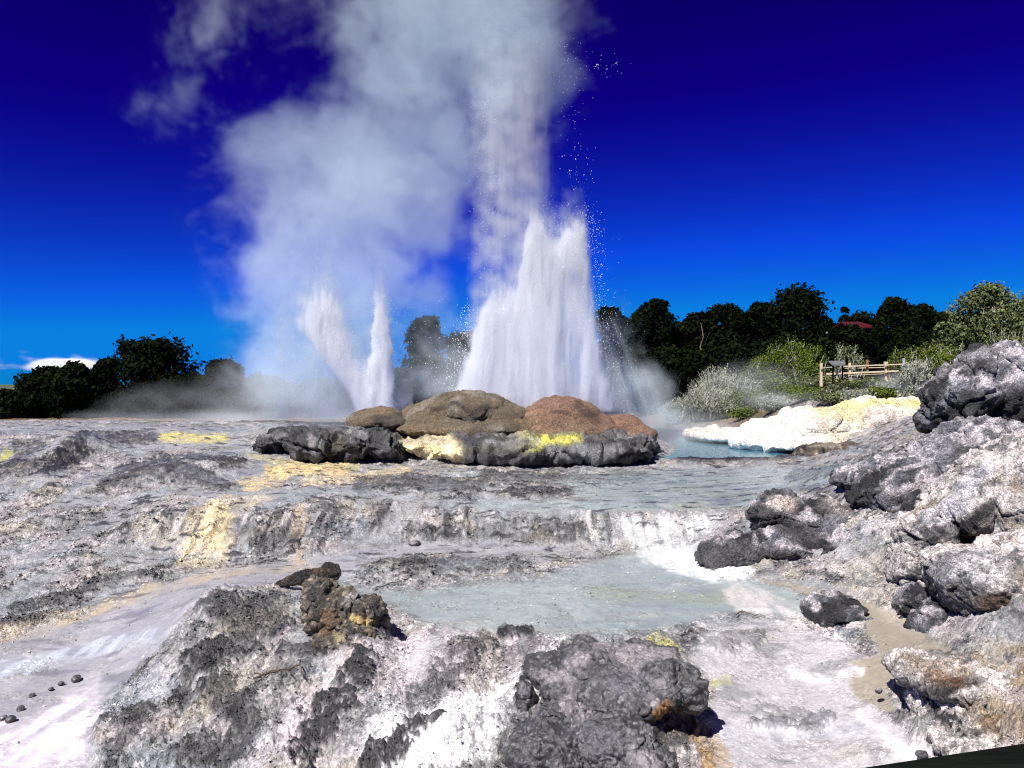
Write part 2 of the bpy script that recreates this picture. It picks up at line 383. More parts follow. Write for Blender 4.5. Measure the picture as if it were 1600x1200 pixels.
# pinkish white mineral wash and white water on the slopes
def wash(m, col, k=1.0, s=streak):
    global C
    br = sst(.22, .72, m*1.05+.42*n2+.40*n3*R-.05)*sst(0, .12, m)
    C = cmix(C, col, np.clip((.35*m+.65*br)*k*(.35+.65*s), 0, 1))
wash(poly([(560, 1200), (590, 1130), (700, 1090), (800, 1050), (900, 1040), (880, 1100), (800, 1110), (760, 1200), (620, 1230)], 22), (.86, .85, .87), 1.5)
wash(poly([(640, 980), (860, 1000), (900, 1060), (700, 1090), (560, 1120), (480, 1230), (380, 1230), (480, 1100), (600, 1010)], 25), (.66, .58, .62), .9)
wash(poly([(-100, 1150), (60, 1110), (160, 1060), (140, 1130), (110, 1230), (-100, 1230)], 20), (.84, .76, .84), 1.2)
wash(line([(0, 1048), (90, 1030), (160, 1012), (230, 1000)], 12), (.62, .66, .74), .9)
wash(poly([(960, 815), (1130, 805), (1100, 845), (1080, 890), (1010, 880), (980, 850)], 14), (.66, .68, .68), 1)
wash(line([(1040, 870), (1085, 885), (1160, 893)], 14), (.90, .92, .93), 1.3)
wash(line([(640, 1180), (700, 1110), (800, 1080), (870, 1050)], 16), (.92, .91, .93), 1.3)
wash(line([(0, 1190), (60, 1170), (110, 1150)], 18), (.90, .84, .90), 1.2)
wash(line([(880, 1010), (870, 1050), (850, 1075)], 14), (.80, .77, .78), 1)
wash(line([(1150, 930), (1220, 950), (1290, 990), (1310, 1010)], 16), (.72, .66, .66), .8)
wash(line([(1240, 1045), (1290, 1062), (1340, 1048)], 9), (.85, .80, .80), .9)
wash(line([(1360, 1120), (1400, 1160), (1440, 1185)], 16), (.82, .72, .72), .9)
wash(line([(1130, 1150), (1260, 1135), (1380, 1145)], 14), (.68, .66, .72), .7)
wash(poly([(1290, 880), (1400, 850), (1420, 930), (1430, 1000), (1340, 930)], 15), (.60, .53, .45), .6)
wash(poly([(1340, 740), (1450, 690), (1560, 700), (1420, 800), (1400, 850), (1330, 800)], 15), (.34, .33, .37), .7)
# mineral drip streaks down the steps
C = cmix(C, (.66, .62, .60), steep*R*sst(.05, .4, fbm(PT, (4.5, .5, .3), 3, seed=41))*.75)
C = cmix(C, (.06, .055, .06), steep*R*sst(.1, .45, fbm(PT, (5, .5, .3), 3, seed=42))*.7)
# cream and sulphur yellow
cream = (.78, .60, .30)
wash(poly([(290, 800), (370, 775), (430, 772), (380, 800), (350, 880), (285, 885)], 12), (.66, .54, .34), .95)
wash(line([(465, 800), (462, 870)], 12), (.60, .46, .30), .7)
wash(line([(345, 790), (320, 870)], 14), (.72, .59, .36), .8)
wash(line([(420, 738), (480, 733), (540, 735)], 8), (.80, .58, .24), 1.05, .25+.75*sst(-.3, .25, n2))
wash(line([(385, 758), (425, 750), (440, 745)], 8), cream, .9, .2+.8*sst(-.2, .3, n2))
wash(line([(480, 752), (560, 745), (630, 738)], 8), (.74, .58, .34), .8, .2+.8*sst(-.2, .3, n2))
wash(line([(255, 682), (300, 685), (350, 684)], 6), (.72, .62, .22), 1.0, .2+.8*sst(-.3, .2, n2))
wash(line([(0, 720), (12, 708)], 6), (.52, .54, .12), .9, .3+.7*sst(-.3, .2, n2))
wash(line([(390, 712), (430, 722), (560, 728)], 4), (.62, .54, .30), .7, 1)
wash(line([(-50, 1005), (60, 985), (150, 955), (230, 925), (330, 900), (480, 890)], 8), (.60, .49, .33), .75)
wash(line([(230, 830), (300, 850), (330, 880)], 16), (.62, .54, .40), .5)
wash(line([(1020, 1000), (1060, 1012)], 8), (.55, .52, .14), .7)
wash(line([(1115, 1070), (1135, 1065)], 6), (.62, .60, .2), .8)
wash(line([(540, 1000), (600, 985), (590, 1010)], 9), (.60, .52, .32), .7)
wash(line([(1050, 1120), (1100, 1150), (1120, 1200)], 20), (.50, .31, .11), .8)
wash(poly([(1430, 1040), (1600, 1020), (1700, 1100), (1650, 1180), (1500, 1160), (1400, 1080)], 16), (.40, .30, .19), .8)
# dark wet algae and bare dark rock
DARK = np.zeros(len(u), np.float32)
def dark(m, k=.8, col=(.05, .048, .056)):
    global C, DARK
    br = sst(.30, .95, m+.65*n2+.60*n3+.35*n4)*sst(0, .25, m)
    C = cmix(C, col, np.clip(br*k*1.15, 0, 1)*np.clip(R+.4, 0, 1)); DARK = np.maximum(DARK, br*k)
dark(line([(130, 690), (125, 710), (100, 725), (70, 745)], 11)); dark(line([(190, 740), (260, 722), (370, 728)], 10), .8); dark(line([(160, 765), (260, 750), (350, 758)], 9), .6)
dark(line([(0, 745), (90, 735)], 14), .5); dark(line([(60, 700), (20, 730)], 10), .5)
dark(line([(20, 955), (90, 935), (180, 905), (240, 895)], 7), .6); dark(line([(0, 985), (70, 965)], 7), .5)
dark(line([(330, 975), (430, 965), (340, 1050), (290, 1090)], 26), .6); dark(line([(600, 1010), (520, 1030), (440, 1035)], 9), .9)
dark(line([(560, 1070), (510, 1130), (480, 1200)], 24), .8); dark(line([(760, 1010), (700, 1060), (640, 1110)], 15), .55); dark(line([(790, 995), (830, 1000)], 9), .9)
dark(line([(330, 1090), (390, 1160), (300, 1200)], 26), .6); dark(line([(210, 1130), (170, 1190)], 20), .5)
dark(line([(640, 1140), (610, 1190), (580, 1210)], 13), .8); dark(line([(825, 1060), (815, 1110)], 8), .9)
dark(line([(1120, 1010), (1180, 1000)], 12), .6); dark(line([(1170, 1135), (1300, 1128)], 7), .8); dark(line([(1180, 1110), (1250, 1120)], 14), .5)
dark(poly([(770, 1010), (880, 1000), (900, 1100), (860, 1160), (800, 1230), (760, 1140), (790, 1080)], 22), .42); dark(line([(1000, 1180), (1060, 1160), (1040, 1200)], 16), .6); dark(line([(1440, 1110), (1490, 1160)], 14), .8)
dark(line([(360, 830), (420, 850), (450, 840)], 16), .45); dark(line([(520, 800), (500, 850)], 14), .4); dark(line([(640, 830), (760, 840), (900, 835)], 14), .4)
dark(line([(560, 760), (650, 755), (740, 765)], 12), .55); dark(line([(760, 745), (900, 752), (1000, 745)], 8), .6); dark(line([(800, 770), (890, 768)], 5), .6)
dark(line([(560, 885), (700, 890), (820, 884)], 11), .45); dark(line([(1240, 745), (1330, 735)], 8), .8); dark(line([(1230, 768), (1300, 762)], 5), .6)
dark(line([(380, 655), (600, 660)], 4), .6); dark(line([(150, 690), (240, 682)], 8), .6)
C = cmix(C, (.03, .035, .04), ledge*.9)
# flat shards and streaks of bare dark rock at the edges of thin water
shard = sst(.30, .46, fbm(PT, (1.6, 5, 3), 4, seed=44))*sst(12, 16, Yf)*(1-sst(30, 36, Yf))
C = cmix(C, (.05, .05, .062), shard*.8*(1-pool)*(1-.8*brown))
grain = 1+.30*n3+.22*gn(30, 2, 45)
C *= (1+(grain-1)*(.25+.75*R))[:, None]
lum = C.mean(1); C *= np.clip(mix(1, (np.maximum(lum, .01)/.27)**.5, .35+.65*R), .25, 1.7)[:, None]; C = np.minimum(C*.555, .74)
# earth and grass beyond
soil = fbm(PT, .5, 3, seed=50)
back = np.clip(sst(38, 46, Yf)*sst(1080, 1200, u)+sst(45, 50, Yf)+sst(1480, 1650, u)*sst(22, 30, Yf), 0, 1)
C = cmix(C, (.16, .085, .045), back); C = cmix(C, (.03, .045, .015), back*sst(-.2, .3, soil)*.8)
C = cmix(C, (.22, .10, .05), sst(1325, 1345, u)*(1-sst(1410, 1430, u))*sst(39, 41, Yf)*(1-sst(44, 50, Yf))*.9)
C = cmix(C, (.04, .06, .02), sst(60, 80, Yf))
rough = np.clip(.62-.38*W+.1*n2, .2, .9); rough = mix(rough, .33+.1*n3, (1-W)*.75); rough = mix(rough, .95, back)
z = z+DARK*fade*(.05+.05*ridge(PT, 3.5, 3, seed=23))
V = np.stack([XX.ravel(), Yf, z], 1)
nr, nc = Z.shape
ii = (np.arange(nr-1)[:, None]*nc+np.arange(nc-1)[None, :]).ravel()
me = mesh_np('ground', V, np.stack([ii, ii+1, ii+nc+1, ii+nc], 1))
set_col(me, C, rough)
tag(link(me, 'ground', ROCK), kind='structure')
def ground_z(x, y):
    uu = x/y*F+UC; j = int(np.clip(np.searchsorted(YR, y), 1, len(YR)-1)); i = int(np.clip(np.searchsorted(UR, uu), 1, len(UR)-1))
    return float(z.reshape(nr, nc)[j, i])
# pond beyond the ledge
m, N, L = new_mat('pond_water'); b = N['Principled BSDF']
b.inputs['Base Color'].default_value = (.05, .15, .20, 1); b.inputs['Roughness'].default_value = .12
tc = N.new('ShaderNodeTexCoord'); mp = N.new('ShaderNodeMapping'); mp.inputs['Scale'].default_value = (1, 3, 1); L.new(tc.outputs['Object'], mp.inputs[0])
n = noise_node(N, L, 5, 4, vec=mp.outputs[0]); bp = N.new('ShaderNodeBump'); bp.inputs['Strength'].default_value = .25; bp.inputs['Distance'].default_value = .05
L.new(n.outputs['Fac'], bp.inputs['Height']); L.new(bp.outputs[0], b.inputs['Normal'])
gx = np.linspace(2, 18, 60); gy = np.linspace(28.05, 48, 60)
GX, GY = np.meshgrid(gx, gy); ii = (np.arange(59)[:, None]*60+np.arange(59)[None, :]).ravel()
me = mesh_np('pond_water', np.stack([GX.ravel(), GY.ravel(), np.full(GX.size, -2.53)], 1), np.stack([ii, ii+1, ii+61, ii+60], 1))
tag(link(me, 'pond_water', m), kind='structure')

_zg = z.reshape(nr, nc)
def hit(uu, vv, y0=6.5):
    """distance at which the line of sight through a measured point meets the ground"""
    i = int(np.clip(np.searchsorted(UR, uu), 0, len(UR)-1)); colz = _zg[:, i]
    ray = -(vv-VC)/F*YR
    k = np.nonzero((YR > y0) & (colz >= ray))[0]
    return float(YR[k[0]]) if len(k) else 60.

# loose grit and pebbles lying on the crust near the viewer
rg = np.random.RandomState(21)
ok = (Yf > 7) & (Yf < 21) & (u > -40) & (u < 1640)
wgt = np.where(ok, (np.clip(R-.35, 0, 1)**2+.01)*sst(-.25, .5, n2+.6*n3)*np.clip(1.4-steep*.6, .2, 2), 0); wgt *= Yf; wgt /= wgt.sum()
ng = 46000
k = rg.choice(len(u), ng, p=wgt); c0 = V[k]+rg.normal(0, .012, (ng, 3))*[1, 1, 0]
rad = (.006+.022*rg.uniform(size=ng)**4)*np.clip(Yf[k]/11, .8, 1.6)
o8 = np.array([[1, 0, 0], [-1, 0, 0], [0, 1, 0], [0, -1, 0], [0, 0, .8], [0, 0, -.8]])
sh = rg.uniform(.6, 1.3, (ng, 6, 3)); rot = rg.uniform(0, 6.28, ng)
q = o8[None]*sh*rad[:, None, None]; cr, sr = np.cos(rot)[:, None], np.sin(rot)[:, None]
q = np.stack([q[..., 0]*cr-q[..., 1]*sr, q[..., 0]*sr+q[..., 1]*cr, q[..., 2]], -1)+c0[:, None, :]+np.array([0, 0, .2])*rad[:, None, None]
f8 = np.array([[0, 2, 4], [2, 1, 4], [1, 3, 4], [3, 0, 4], [2, 0, 5], [1, 2, 5], [3, 1, 5], [0, 3, 5]])
me = mesh_np('gravel', q.reshape(-1, 3), (f8[None]+6*np.arange(ng)[:, None, None]).reshape(-1, 3), False)
cg = np.clip(C[k]*rg.uniform(.45, 1.7, ng)[:, None], .015, .7)
set_col(me, np.repeat(cg, 6, 0), np.full(ng*6, .35))
tag(link(me, 'gravel', ROCK), 'loose grey grit and pebbles scattered over the wet crust', 'gravel', kind='stuff')
# ---------------------------------------------------------------- boulders and outcrops: merged lobes, remeshed, weathered
_ico = None
def ico():
    global _ico
    if _ico is None:
        import bmesh
        bm = bmesh.new(); bmesh.ops.create_icosphere(bm, subdivisions=3, radius=1)
        _ico = (np.array([q.co[:] for q in bm.verts]), np.array([[q.index for q in f.verts] for f in bm.faces])); bm.free()
    return _ico
def rock(name, label, lobes, vox, amp=1.0, pal='grey', group=None, stains_and_shade=(), smooth=6, cat='rock', kind=None, crack=1.0, flat=None, detail=1.0, parent=None, jag=.5, vert=0):
    """lobes: (u, v, Y, ru, rv, rd[, roll]) measured in photo pixels at distance Y; rd = half depth in metres"""
    sv, sf = ico(); vs = []; fs = []; n = 0
    for lb in lobes:
        uu, vv, Y, ru, rv, rd = lb[:6]; roll = lb[6] if len(lb) > 6 else 0
        q = sv*np.array([ru*Y/F, rd, rv*Y/F]); c, s = math.cos(roll), math.sin(roll)
        q = np.stack([q[:, 0]*c-q[:, 2]*s, q[:, 1], q[:, 0]*s+q[:, 2]*c], 1)
        q = q+P(uu, vv, Y)
        q = q+.12*min(ru, rv)*Y/F*np.stack([fbm(q, 1.3/(ru*Y/F), 2, seed=61), fbm(q, 1.3/(ru*Y/F), 2, seed=62), fbm(q, 1.3/(ru*Y/F), 2, seed=63)], 1)
        vs.append(q); fs.append(sf+n); n += len(q)
    me = mesh_np(name, np.concatenate(vs), np.concatenate(fs))
    o = bpy.data.objects.new('tmp', me); COL.objects.link(o)
    md = o.modifiers.new('r', 'REMESH'); md.mode = 'VOXEL'; md.voxel_size = vox
    ms = o.modifiers.new('s', 'SMOOTH'); ms.factor = .5; ms.iterations = smooth
    dg = bpy.context.evaluated_depsgraph_get(); dg.update()
    ev = o.evaluated_get(dg); m2 = bpy.data.meshes.new_from_object(ev)
    nv = len(m2.vertices); V = np.empty(nv*3, np.float32); m2.vertices.foreach_get('co', V); V = V.reshape(-1, 3)
    Nn = np.empty(nv*3, np.float32); m2.vertices.foreach_get('normal', Nn); Nn = Nn.reshape(-1, 3)
    bpy.data.objects.remove(o); bpy.data.meshes.remove(me)
    ym = float(np.mean(V[:, 1])); sc = 12/ym                    # relief scales with distance so texture reads alike
    a = amp/sc
    big = fbm(V, 1.1*sc, 4, seed=64); rd_ = ridge(V, 2.4*sc, 4, seed=65); pb = ridge(V, 8*sc, 3, seed=66)
    fine = fbm(V, 22*sc, 2, seed=67)
    ck = np.abs(fbm(V, (1.0*sc, 1.0*sc, 1.7*sc), 3, seed=68))
    mid = fbm(V, 3.2*sc, 4, seed=69)
    d = a*(.13*big+.030*(rd_-.4)+.055*mid+.020*pb*detail+.012*fine*detail)-crack*a*.10*(1-sst(0, .07, ck))
    jg = np.abs(fbm(V, 2.1*sc, 4, gain=.6, seed=75))+.5*np.abs(fbm(V, 6*sc, 3, seed=76))
    d = d+a*jag*.13*(jg-.35)
    if vert: d = d+a*vert*.16*fbm(V, (2.2*sc, 2.2*sc, .35*sc), 4, seed=77)
    V2 = V+Nn*d[:, None]
    if flat:
        zf = ZV(*flat)+.05*fbm(V, .8, 3, seed=78)/sc*.5; k_ = .10
        over = V2[:, 2]-zf; V2[:, 2] = np.where(over > 0, zf+k_*(1-np.exp(-over/k_)), V2[:, 2])
    c = V2.mean(0); org = np.array([c[0], c[1], V2[:, 2].min()])
    Nn = Nn/np.maximum(np.linalg.norm(Nn, axis=1), 1e-6)[:, None]
    u_ = V2[:, 0]/V2[:, 1]*F+UC; v_ = VC-V2[:, 2]/V2[:, 1]*F
    n1 = fbm(V, 1.2*sc, 4, seed=71); n2 = fbm(V, 4*sc, 4, seed=72); n3 = fbm(V, 13*sc, 3, seed=73)
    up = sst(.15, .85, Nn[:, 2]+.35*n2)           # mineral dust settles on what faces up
    if pal == 'grey':
        C = np.broadcast_to([.21, .21, .235], (nv, 3)); C = cmix(C, (.04, .039, .046), sst(-.22, .25, n1+.4*n2)*.88)
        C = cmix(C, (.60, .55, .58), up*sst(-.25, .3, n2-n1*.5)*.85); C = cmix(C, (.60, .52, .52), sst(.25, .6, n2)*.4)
    elif pal == 'pale':
        C = np.broadcast_to([.44, .41, .40], (nv, 3)); C = cmix(C, (.10, .10, .112), sst(-.05, .4, n1+.5*n2+.3*n3)*.75)
        C = cmix(C, (.78, .69, .66), up*sst(-.4, .3, n2-n1*.4)*.85); C = cmix(C, (.30, .21, .12), sst(.25, .6, fbm(V, 1.6*sc, 4, seed=74))*.45)
    elif pal == 'dark':
        C = np.broadcast_to([.085, .082, .09], (nv, 3)); C = cmix(C, (.035, .033, .036), sst(-.1, .4, n1+.3*n2)*.8)
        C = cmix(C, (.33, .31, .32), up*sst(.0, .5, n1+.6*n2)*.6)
    elif pal == 'wetdark':
        C = np.broadcast_to([.066, .064, .071], (nv, 3)); C = cmix(C, (.03, .029, .033), sst(-.1, .4, n1+.3*n2)*.7)
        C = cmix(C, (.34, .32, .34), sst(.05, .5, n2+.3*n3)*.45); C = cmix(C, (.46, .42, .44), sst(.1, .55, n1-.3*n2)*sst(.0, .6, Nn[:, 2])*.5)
    elif pal == 'brown':
        C = np.broadcast_to([.13, .105, .075], (nv, 3)); C = cmix(C, (.03, .024, .018), sst(-.15, .35, n1+.4*n2)*.8)
        C = cmix(C, (.28, .22, .12), sst(.1, .5, n2)*.5); C = cmix(C, (.42, .37, .30), sst(.25, .55, n3+.5*n2)*.5)
    elif pal == 'olive':
        C = np.broadcast_to([.17, .125, .07], (nv, 3)); C = cmix(C, (.10, .078, .05), sst(-.1, .4, n1+.3*n2)*.6)
        C = cmix(C, (.27, .17, .085), sst(0, .5, n2)*.5); C = cmix(C, (.30, .27, .22), sst(.1, .5, fbm(V, (2*sc, 2*sc, .5*sc), 4, seed=79))*.6)
    elif pal == 'red':
        C = np.broadcast_to([.25, .135, .085], (nv, 3)); C = cmix(C, (.19, .125, .065), sst(-.15, .35, n1+.3*n2)*.7)
        C = cmix(C, (.36, .21, .14), sst(.05, .5, n2)*.5); C = cmix(C, (.33, .27, .22), sst(.15, .5, fbm(V, (2*sc, 2*sc, .5*sc), 4, seed=79))*.6)
    elif pal == 'white':
        C = np.broadcast_to([.80, .74, .62], (nv, 3)); C = cmix(C, (.56, .46, .38), sst(.05, .5, n1+.3*n2)*.6)
    C = np.array(C)
    wu_ = u_+16*n1*12/ym*1.0+6*n2; wv_ = v_+9*n1+5*n2
    for (pts, wd, col, k) in stains_and_shade:  # mineral stains, plus shade painted into hollows and undersides
        d2 = np.full(nv, 1e9)
        if len(pts) == 1: pts = [pts[0], pts[0]]
        for i in range(len(pts)-1):
            A = np.array(pts[i], float); B = np.array(pts[i+1], float); e = B-A
            t = np.clip(((wu_-A[0])*e[0]+(wv_-A[1])*e[1])/(e@e+1e-6), 0, 1)
            d2 = np.minimum(d2, np.sqrt((wu_-A[0]-t*e[0])**2+(wv_-A[1]-t*e[1])**2))
        C = cmix(C, col, (1-sst(wd*.5, wd*1.4, d2))*k*(.6+.4*sst(-.3, .2, n2)))
    C = C*{'white': .80, 'pale': .74, 'grey': .68}.get(pal, .68)
    C = cmix(C, (.05, .045, .045), crack*.7*(1-sst(0, .045, ck))*(0 if pal == 'white' else 1))
    C = C*(1+.28*n3)[:, None]
    if pal in ('grey', 'pale', 'dark'):
        C = C*np.clip((np.maximum(C.mean(1), .01)/.26)**.45, .3, 1.6)[:, None]
    m2.vertices.foreach_set('co', (V2-org).astype(np.float32).ravel())
    m2.materials.clear()
    m2.polygons.foreach_set('use_smooth', np.ones(len(m2.polygons), bool)); m2.update(); m2.name = name
    wet = {'wetdark': .36, 'dark': .42, 'brown': .4}.get(pal, .55)
    set_col(m2, C, np.clip(wet+.12*n2, .2, .95))
    o = link(m2, name, ROCK, parent)
    o.location = org
    if parent is None: tag(o, label, cat, group, kind)
    return o
S = .02
# right hand cliff of boulders
G1 = 'grey sinter boulders of the right bank'
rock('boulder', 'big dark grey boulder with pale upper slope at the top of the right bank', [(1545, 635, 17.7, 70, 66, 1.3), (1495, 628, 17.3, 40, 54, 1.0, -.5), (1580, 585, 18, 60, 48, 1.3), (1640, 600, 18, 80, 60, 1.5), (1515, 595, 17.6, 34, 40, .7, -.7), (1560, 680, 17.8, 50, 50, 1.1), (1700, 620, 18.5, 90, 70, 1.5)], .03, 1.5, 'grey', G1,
     [([(1475, 650), (1500, 635), (1540, 645), (1560, 690)], 22, (.022, .022, .028), .95), ([(1590, 620), (1586, 675)], 20, (.02, .02, .025), .95), ([(1530, 560), (1545, 550)], 14, (.03, .03, .035), .85), ([(1580, 640), (1600, 680)], 26, (.035, .033, .04), .9), ([(1470, 590), (1500, 565), (1580, 540)], 10, (.50, .47, .50), .6), ([(1500, 600), (1470, 640)], 9, (.42, .42, .48), .5)])  # near-black marks paint the shaded face and its hollows
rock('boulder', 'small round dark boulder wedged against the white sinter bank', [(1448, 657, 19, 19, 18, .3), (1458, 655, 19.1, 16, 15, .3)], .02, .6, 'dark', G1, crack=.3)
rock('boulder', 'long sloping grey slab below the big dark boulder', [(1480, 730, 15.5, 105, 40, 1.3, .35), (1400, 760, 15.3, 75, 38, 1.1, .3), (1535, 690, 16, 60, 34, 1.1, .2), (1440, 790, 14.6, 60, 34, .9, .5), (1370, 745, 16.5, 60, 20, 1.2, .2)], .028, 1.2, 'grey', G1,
     [([(1450, 700), (1520, 740)], 26, (.36, .36, .40), .6), ([(1500, 705), (1540, 700)], 12, (.04, .035, .035), .8), ([(1420, 800), (1440, 815)], 16, (.06, .06, .07), .6)])  # the dark marks put hollow shade into the slab's colour
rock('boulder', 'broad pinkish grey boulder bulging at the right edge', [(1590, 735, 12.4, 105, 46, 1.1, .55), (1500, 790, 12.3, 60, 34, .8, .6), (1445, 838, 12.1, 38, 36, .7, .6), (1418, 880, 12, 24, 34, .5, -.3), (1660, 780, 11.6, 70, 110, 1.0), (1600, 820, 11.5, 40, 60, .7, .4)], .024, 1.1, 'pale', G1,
     [([(1460, 810), (1500, 780), (1540, 740)], 16, (.46, .46, .52), .6), ([(1590, 760)], 14, (.25, .15, .10), .6), ([(1480, 830), (1520, 815), (1545, 790)], 14, (.03, .028, .034), .95), ([(1425, 905), (1450, 880), (1470, 850)], 8, (.04, .038, .045), .8)], jag=.45)  # near-black streaks are painted shade for the hollow below; brown is its own
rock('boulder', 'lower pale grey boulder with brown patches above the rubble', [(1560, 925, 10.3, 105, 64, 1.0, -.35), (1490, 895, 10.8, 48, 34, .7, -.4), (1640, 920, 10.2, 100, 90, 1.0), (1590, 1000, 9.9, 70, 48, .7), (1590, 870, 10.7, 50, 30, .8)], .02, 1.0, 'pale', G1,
     [([(1560, 950), (1600, 980)], 28, (.16, .08, .035), .8), ([(1480, 900), (1540, 880)], 30, (.42, .42, .46), .5), ([(1590, 900)], 16, (.2, .12, .07), .6), ([(1450, 910), (1480, 960), (1530, 1000)], 11, (.03, .028, .034), .9)], jag=.45)  # near-black streak paints shade along the left edge; brown patches are real
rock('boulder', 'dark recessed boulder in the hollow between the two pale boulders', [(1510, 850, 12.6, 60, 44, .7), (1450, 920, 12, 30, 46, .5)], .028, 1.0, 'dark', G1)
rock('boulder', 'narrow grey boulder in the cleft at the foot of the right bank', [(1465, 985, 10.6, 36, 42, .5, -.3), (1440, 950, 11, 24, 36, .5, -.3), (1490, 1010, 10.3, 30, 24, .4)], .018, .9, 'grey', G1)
rock('rock_outcrop', 'craggy grey outcrop beside the pale cascade', [(1290, 815, 15.8, 75, 34, 1.0), (1215, 805, 16.3, 48, 26, .8), (1350, 830, 15.2, 40, 40, .8), (1320, 860, 14.6, 60, 32, .7), (1240, 855, 15, 60, 26, .6), (1160, 862, 15.2, 58, 24, .6), (1120, 868, 15.2, 32, 22, .45)], .024, 1.1, 'grey', None,
     [([(1100, 865), (1170, 875), (1230, 880)], 20, (.085, .08, .085), .85), ([(1190, 800), (1250, 835), (1310, 870), (1350, 880)], 14, (.035, .033, .035), .8), ([(1210, 785), (1240, 790)], 12, (.60, .50, .44), .8), ([(1290, 790), (1330, 800)], 12, (.5, .45, .42), .5)])  # dark band at the lower left is shade put into the colour
rock('rock_lump', 'knobbly grey rock beside the brown stream', [(1300, 965, 11.9, 36, 28, .4), (1340, 968, 11.7, 22, 26, .35), (1275, 950, 12.1, 20, 18, .3), (1310, 945, 12.2, 25, 18, .3)], .017, .9, 'grey', None, [([(1340, 975)], 16, (.06, .06, .065), .7)])
rock('rubble_ledge', 'brown and grey rubble ledge with a dark hollow at the lower right', [(1500, 1060, 8.7, 90, 22, .7, -.1), (1435, 1048, 9.0, 34, 16, .5), (1580, 1070, 8.5, 80, 30, .7), (1560, 1130, 8.0, 90, 28, .7, .25), (1480, 1095, 8.5, 50, 18, .5, .4), (1650, 1090, 8.2, 90, 50, .7), (1530, 1165, 7.7, 60, 20, .5, .2)], .016, 1.0, 'pale', None,
     [([(1420, 1040), (1500, 1045)], 10, (.38, .28, .17), .6), ([(1475, 1082), (1515, 1062)], 12, (.02, .015, .012), .95), ([(1540, 1110), (1600, 1140)], 30, (.33, .25, .15), .8), ([(1500, 1065), (1460, 1060)], 12, (.30, .14, .04), .6), ([(1440, 1090), (1480, 1130)], 8, (.04, .03, .028), .8), ([(1560, 1170), (1600, 1100)], 10, (.06, .04, .03), .7), ([(1560, 1130)], 16, (.30, .13, .04), .4)], detail=1.8, jag=1.0)
rock('flat_rock', 'flat brown slab at the near end of the white bank', [(1285, 706, 28, 42, 10, .8), (1320, 700, 28.2, 16, 13, .6), (1262, 712, 27.8, 20, 7, .6)], .045, .8, 'brown', None, [([(1270, 698), (1310, 696)], 6, (.34, .28, .22), .7)])
# white and yellow sinter bank behind the pond
rock('sinter_bank', 'white mineral bank topped with yellow sulphur behind the pond', [(1345, 668, 33.5, 80, 46, 2.2), (1420, 668, 33.5, 60, 46, 2.2), (1265, 675, 33.5, 62, 42, 2.2), (1205, 682, 33, 46, 26, 1.8), (1195, 690, 32.6, 46, 15, 1.6), (1245, 698, 31, 52, 16, 1.4), (1330, 700, 30.8, 80, 20, 1.6), (1125, 680, 37, 52, 10, 2.5), (1400, 700, 31, 60, 22, 1.6)], .06, 1.1, 'white', None,
     [([(1300, 628), (1350, 632), (1380, 625), (1440, 632)], 7, (.70, .63, .16), .75), ([(1270, 650), (1300, 640), (1350, 650)], 13, (.70, .58, .26), .75), ([(1180, 665), (1240, 675)], 40, (.88, .87, .84), 1.0), ([(1370, 660), (1420, 672)], 24, (.55, .43, .42), .85), ([(1290, 665), (1320, 690)], 12, (.60, .50, .38), .7), ([(1345, 680), (1362, 690)], 13, (.36, .33, .34), .8), ([(1100, 695), (1230, 702)], 16, (.86, .88, .88), 1), ([(1330, 700), (1400, 700)], 13, (.50, .43, .46), .7), ([(1440, 650)], 12, (.72, .68, .30), .6)], cat='mineral bank', crack=.4, jag=0, detail=.4, smooth=14)
# the stepped platform and mounds round the vents
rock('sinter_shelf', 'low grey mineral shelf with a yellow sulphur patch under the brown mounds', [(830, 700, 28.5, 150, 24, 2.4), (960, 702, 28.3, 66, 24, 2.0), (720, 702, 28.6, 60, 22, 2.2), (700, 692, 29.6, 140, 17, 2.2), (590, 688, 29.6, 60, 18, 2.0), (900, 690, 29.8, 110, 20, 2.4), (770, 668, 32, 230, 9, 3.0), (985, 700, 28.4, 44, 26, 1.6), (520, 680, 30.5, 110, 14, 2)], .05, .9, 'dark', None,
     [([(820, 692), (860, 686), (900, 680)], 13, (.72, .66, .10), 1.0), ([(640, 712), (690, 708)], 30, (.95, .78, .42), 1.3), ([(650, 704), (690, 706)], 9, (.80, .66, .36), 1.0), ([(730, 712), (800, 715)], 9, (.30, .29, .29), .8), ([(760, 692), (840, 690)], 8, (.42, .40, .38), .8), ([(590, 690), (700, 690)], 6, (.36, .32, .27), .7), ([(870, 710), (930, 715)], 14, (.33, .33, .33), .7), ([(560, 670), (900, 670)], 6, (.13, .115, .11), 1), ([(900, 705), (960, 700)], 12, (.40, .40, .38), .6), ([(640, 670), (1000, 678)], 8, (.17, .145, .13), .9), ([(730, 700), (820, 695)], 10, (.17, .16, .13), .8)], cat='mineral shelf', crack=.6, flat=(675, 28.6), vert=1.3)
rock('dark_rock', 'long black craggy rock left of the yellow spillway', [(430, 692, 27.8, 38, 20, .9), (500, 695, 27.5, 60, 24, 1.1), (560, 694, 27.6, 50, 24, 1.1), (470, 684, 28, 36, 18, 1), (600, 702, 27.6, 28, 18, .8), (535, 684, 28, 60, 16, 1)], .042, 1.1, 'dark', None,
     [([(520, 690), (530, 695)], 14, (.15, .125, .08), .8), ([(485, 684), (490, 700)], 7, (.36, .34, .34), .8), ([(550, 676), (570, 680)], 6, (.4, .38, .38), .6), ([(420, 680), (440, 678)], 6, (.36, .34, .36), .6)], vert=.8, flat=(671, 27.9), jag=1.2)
G2 = 'smooth domed mounds round the vents'
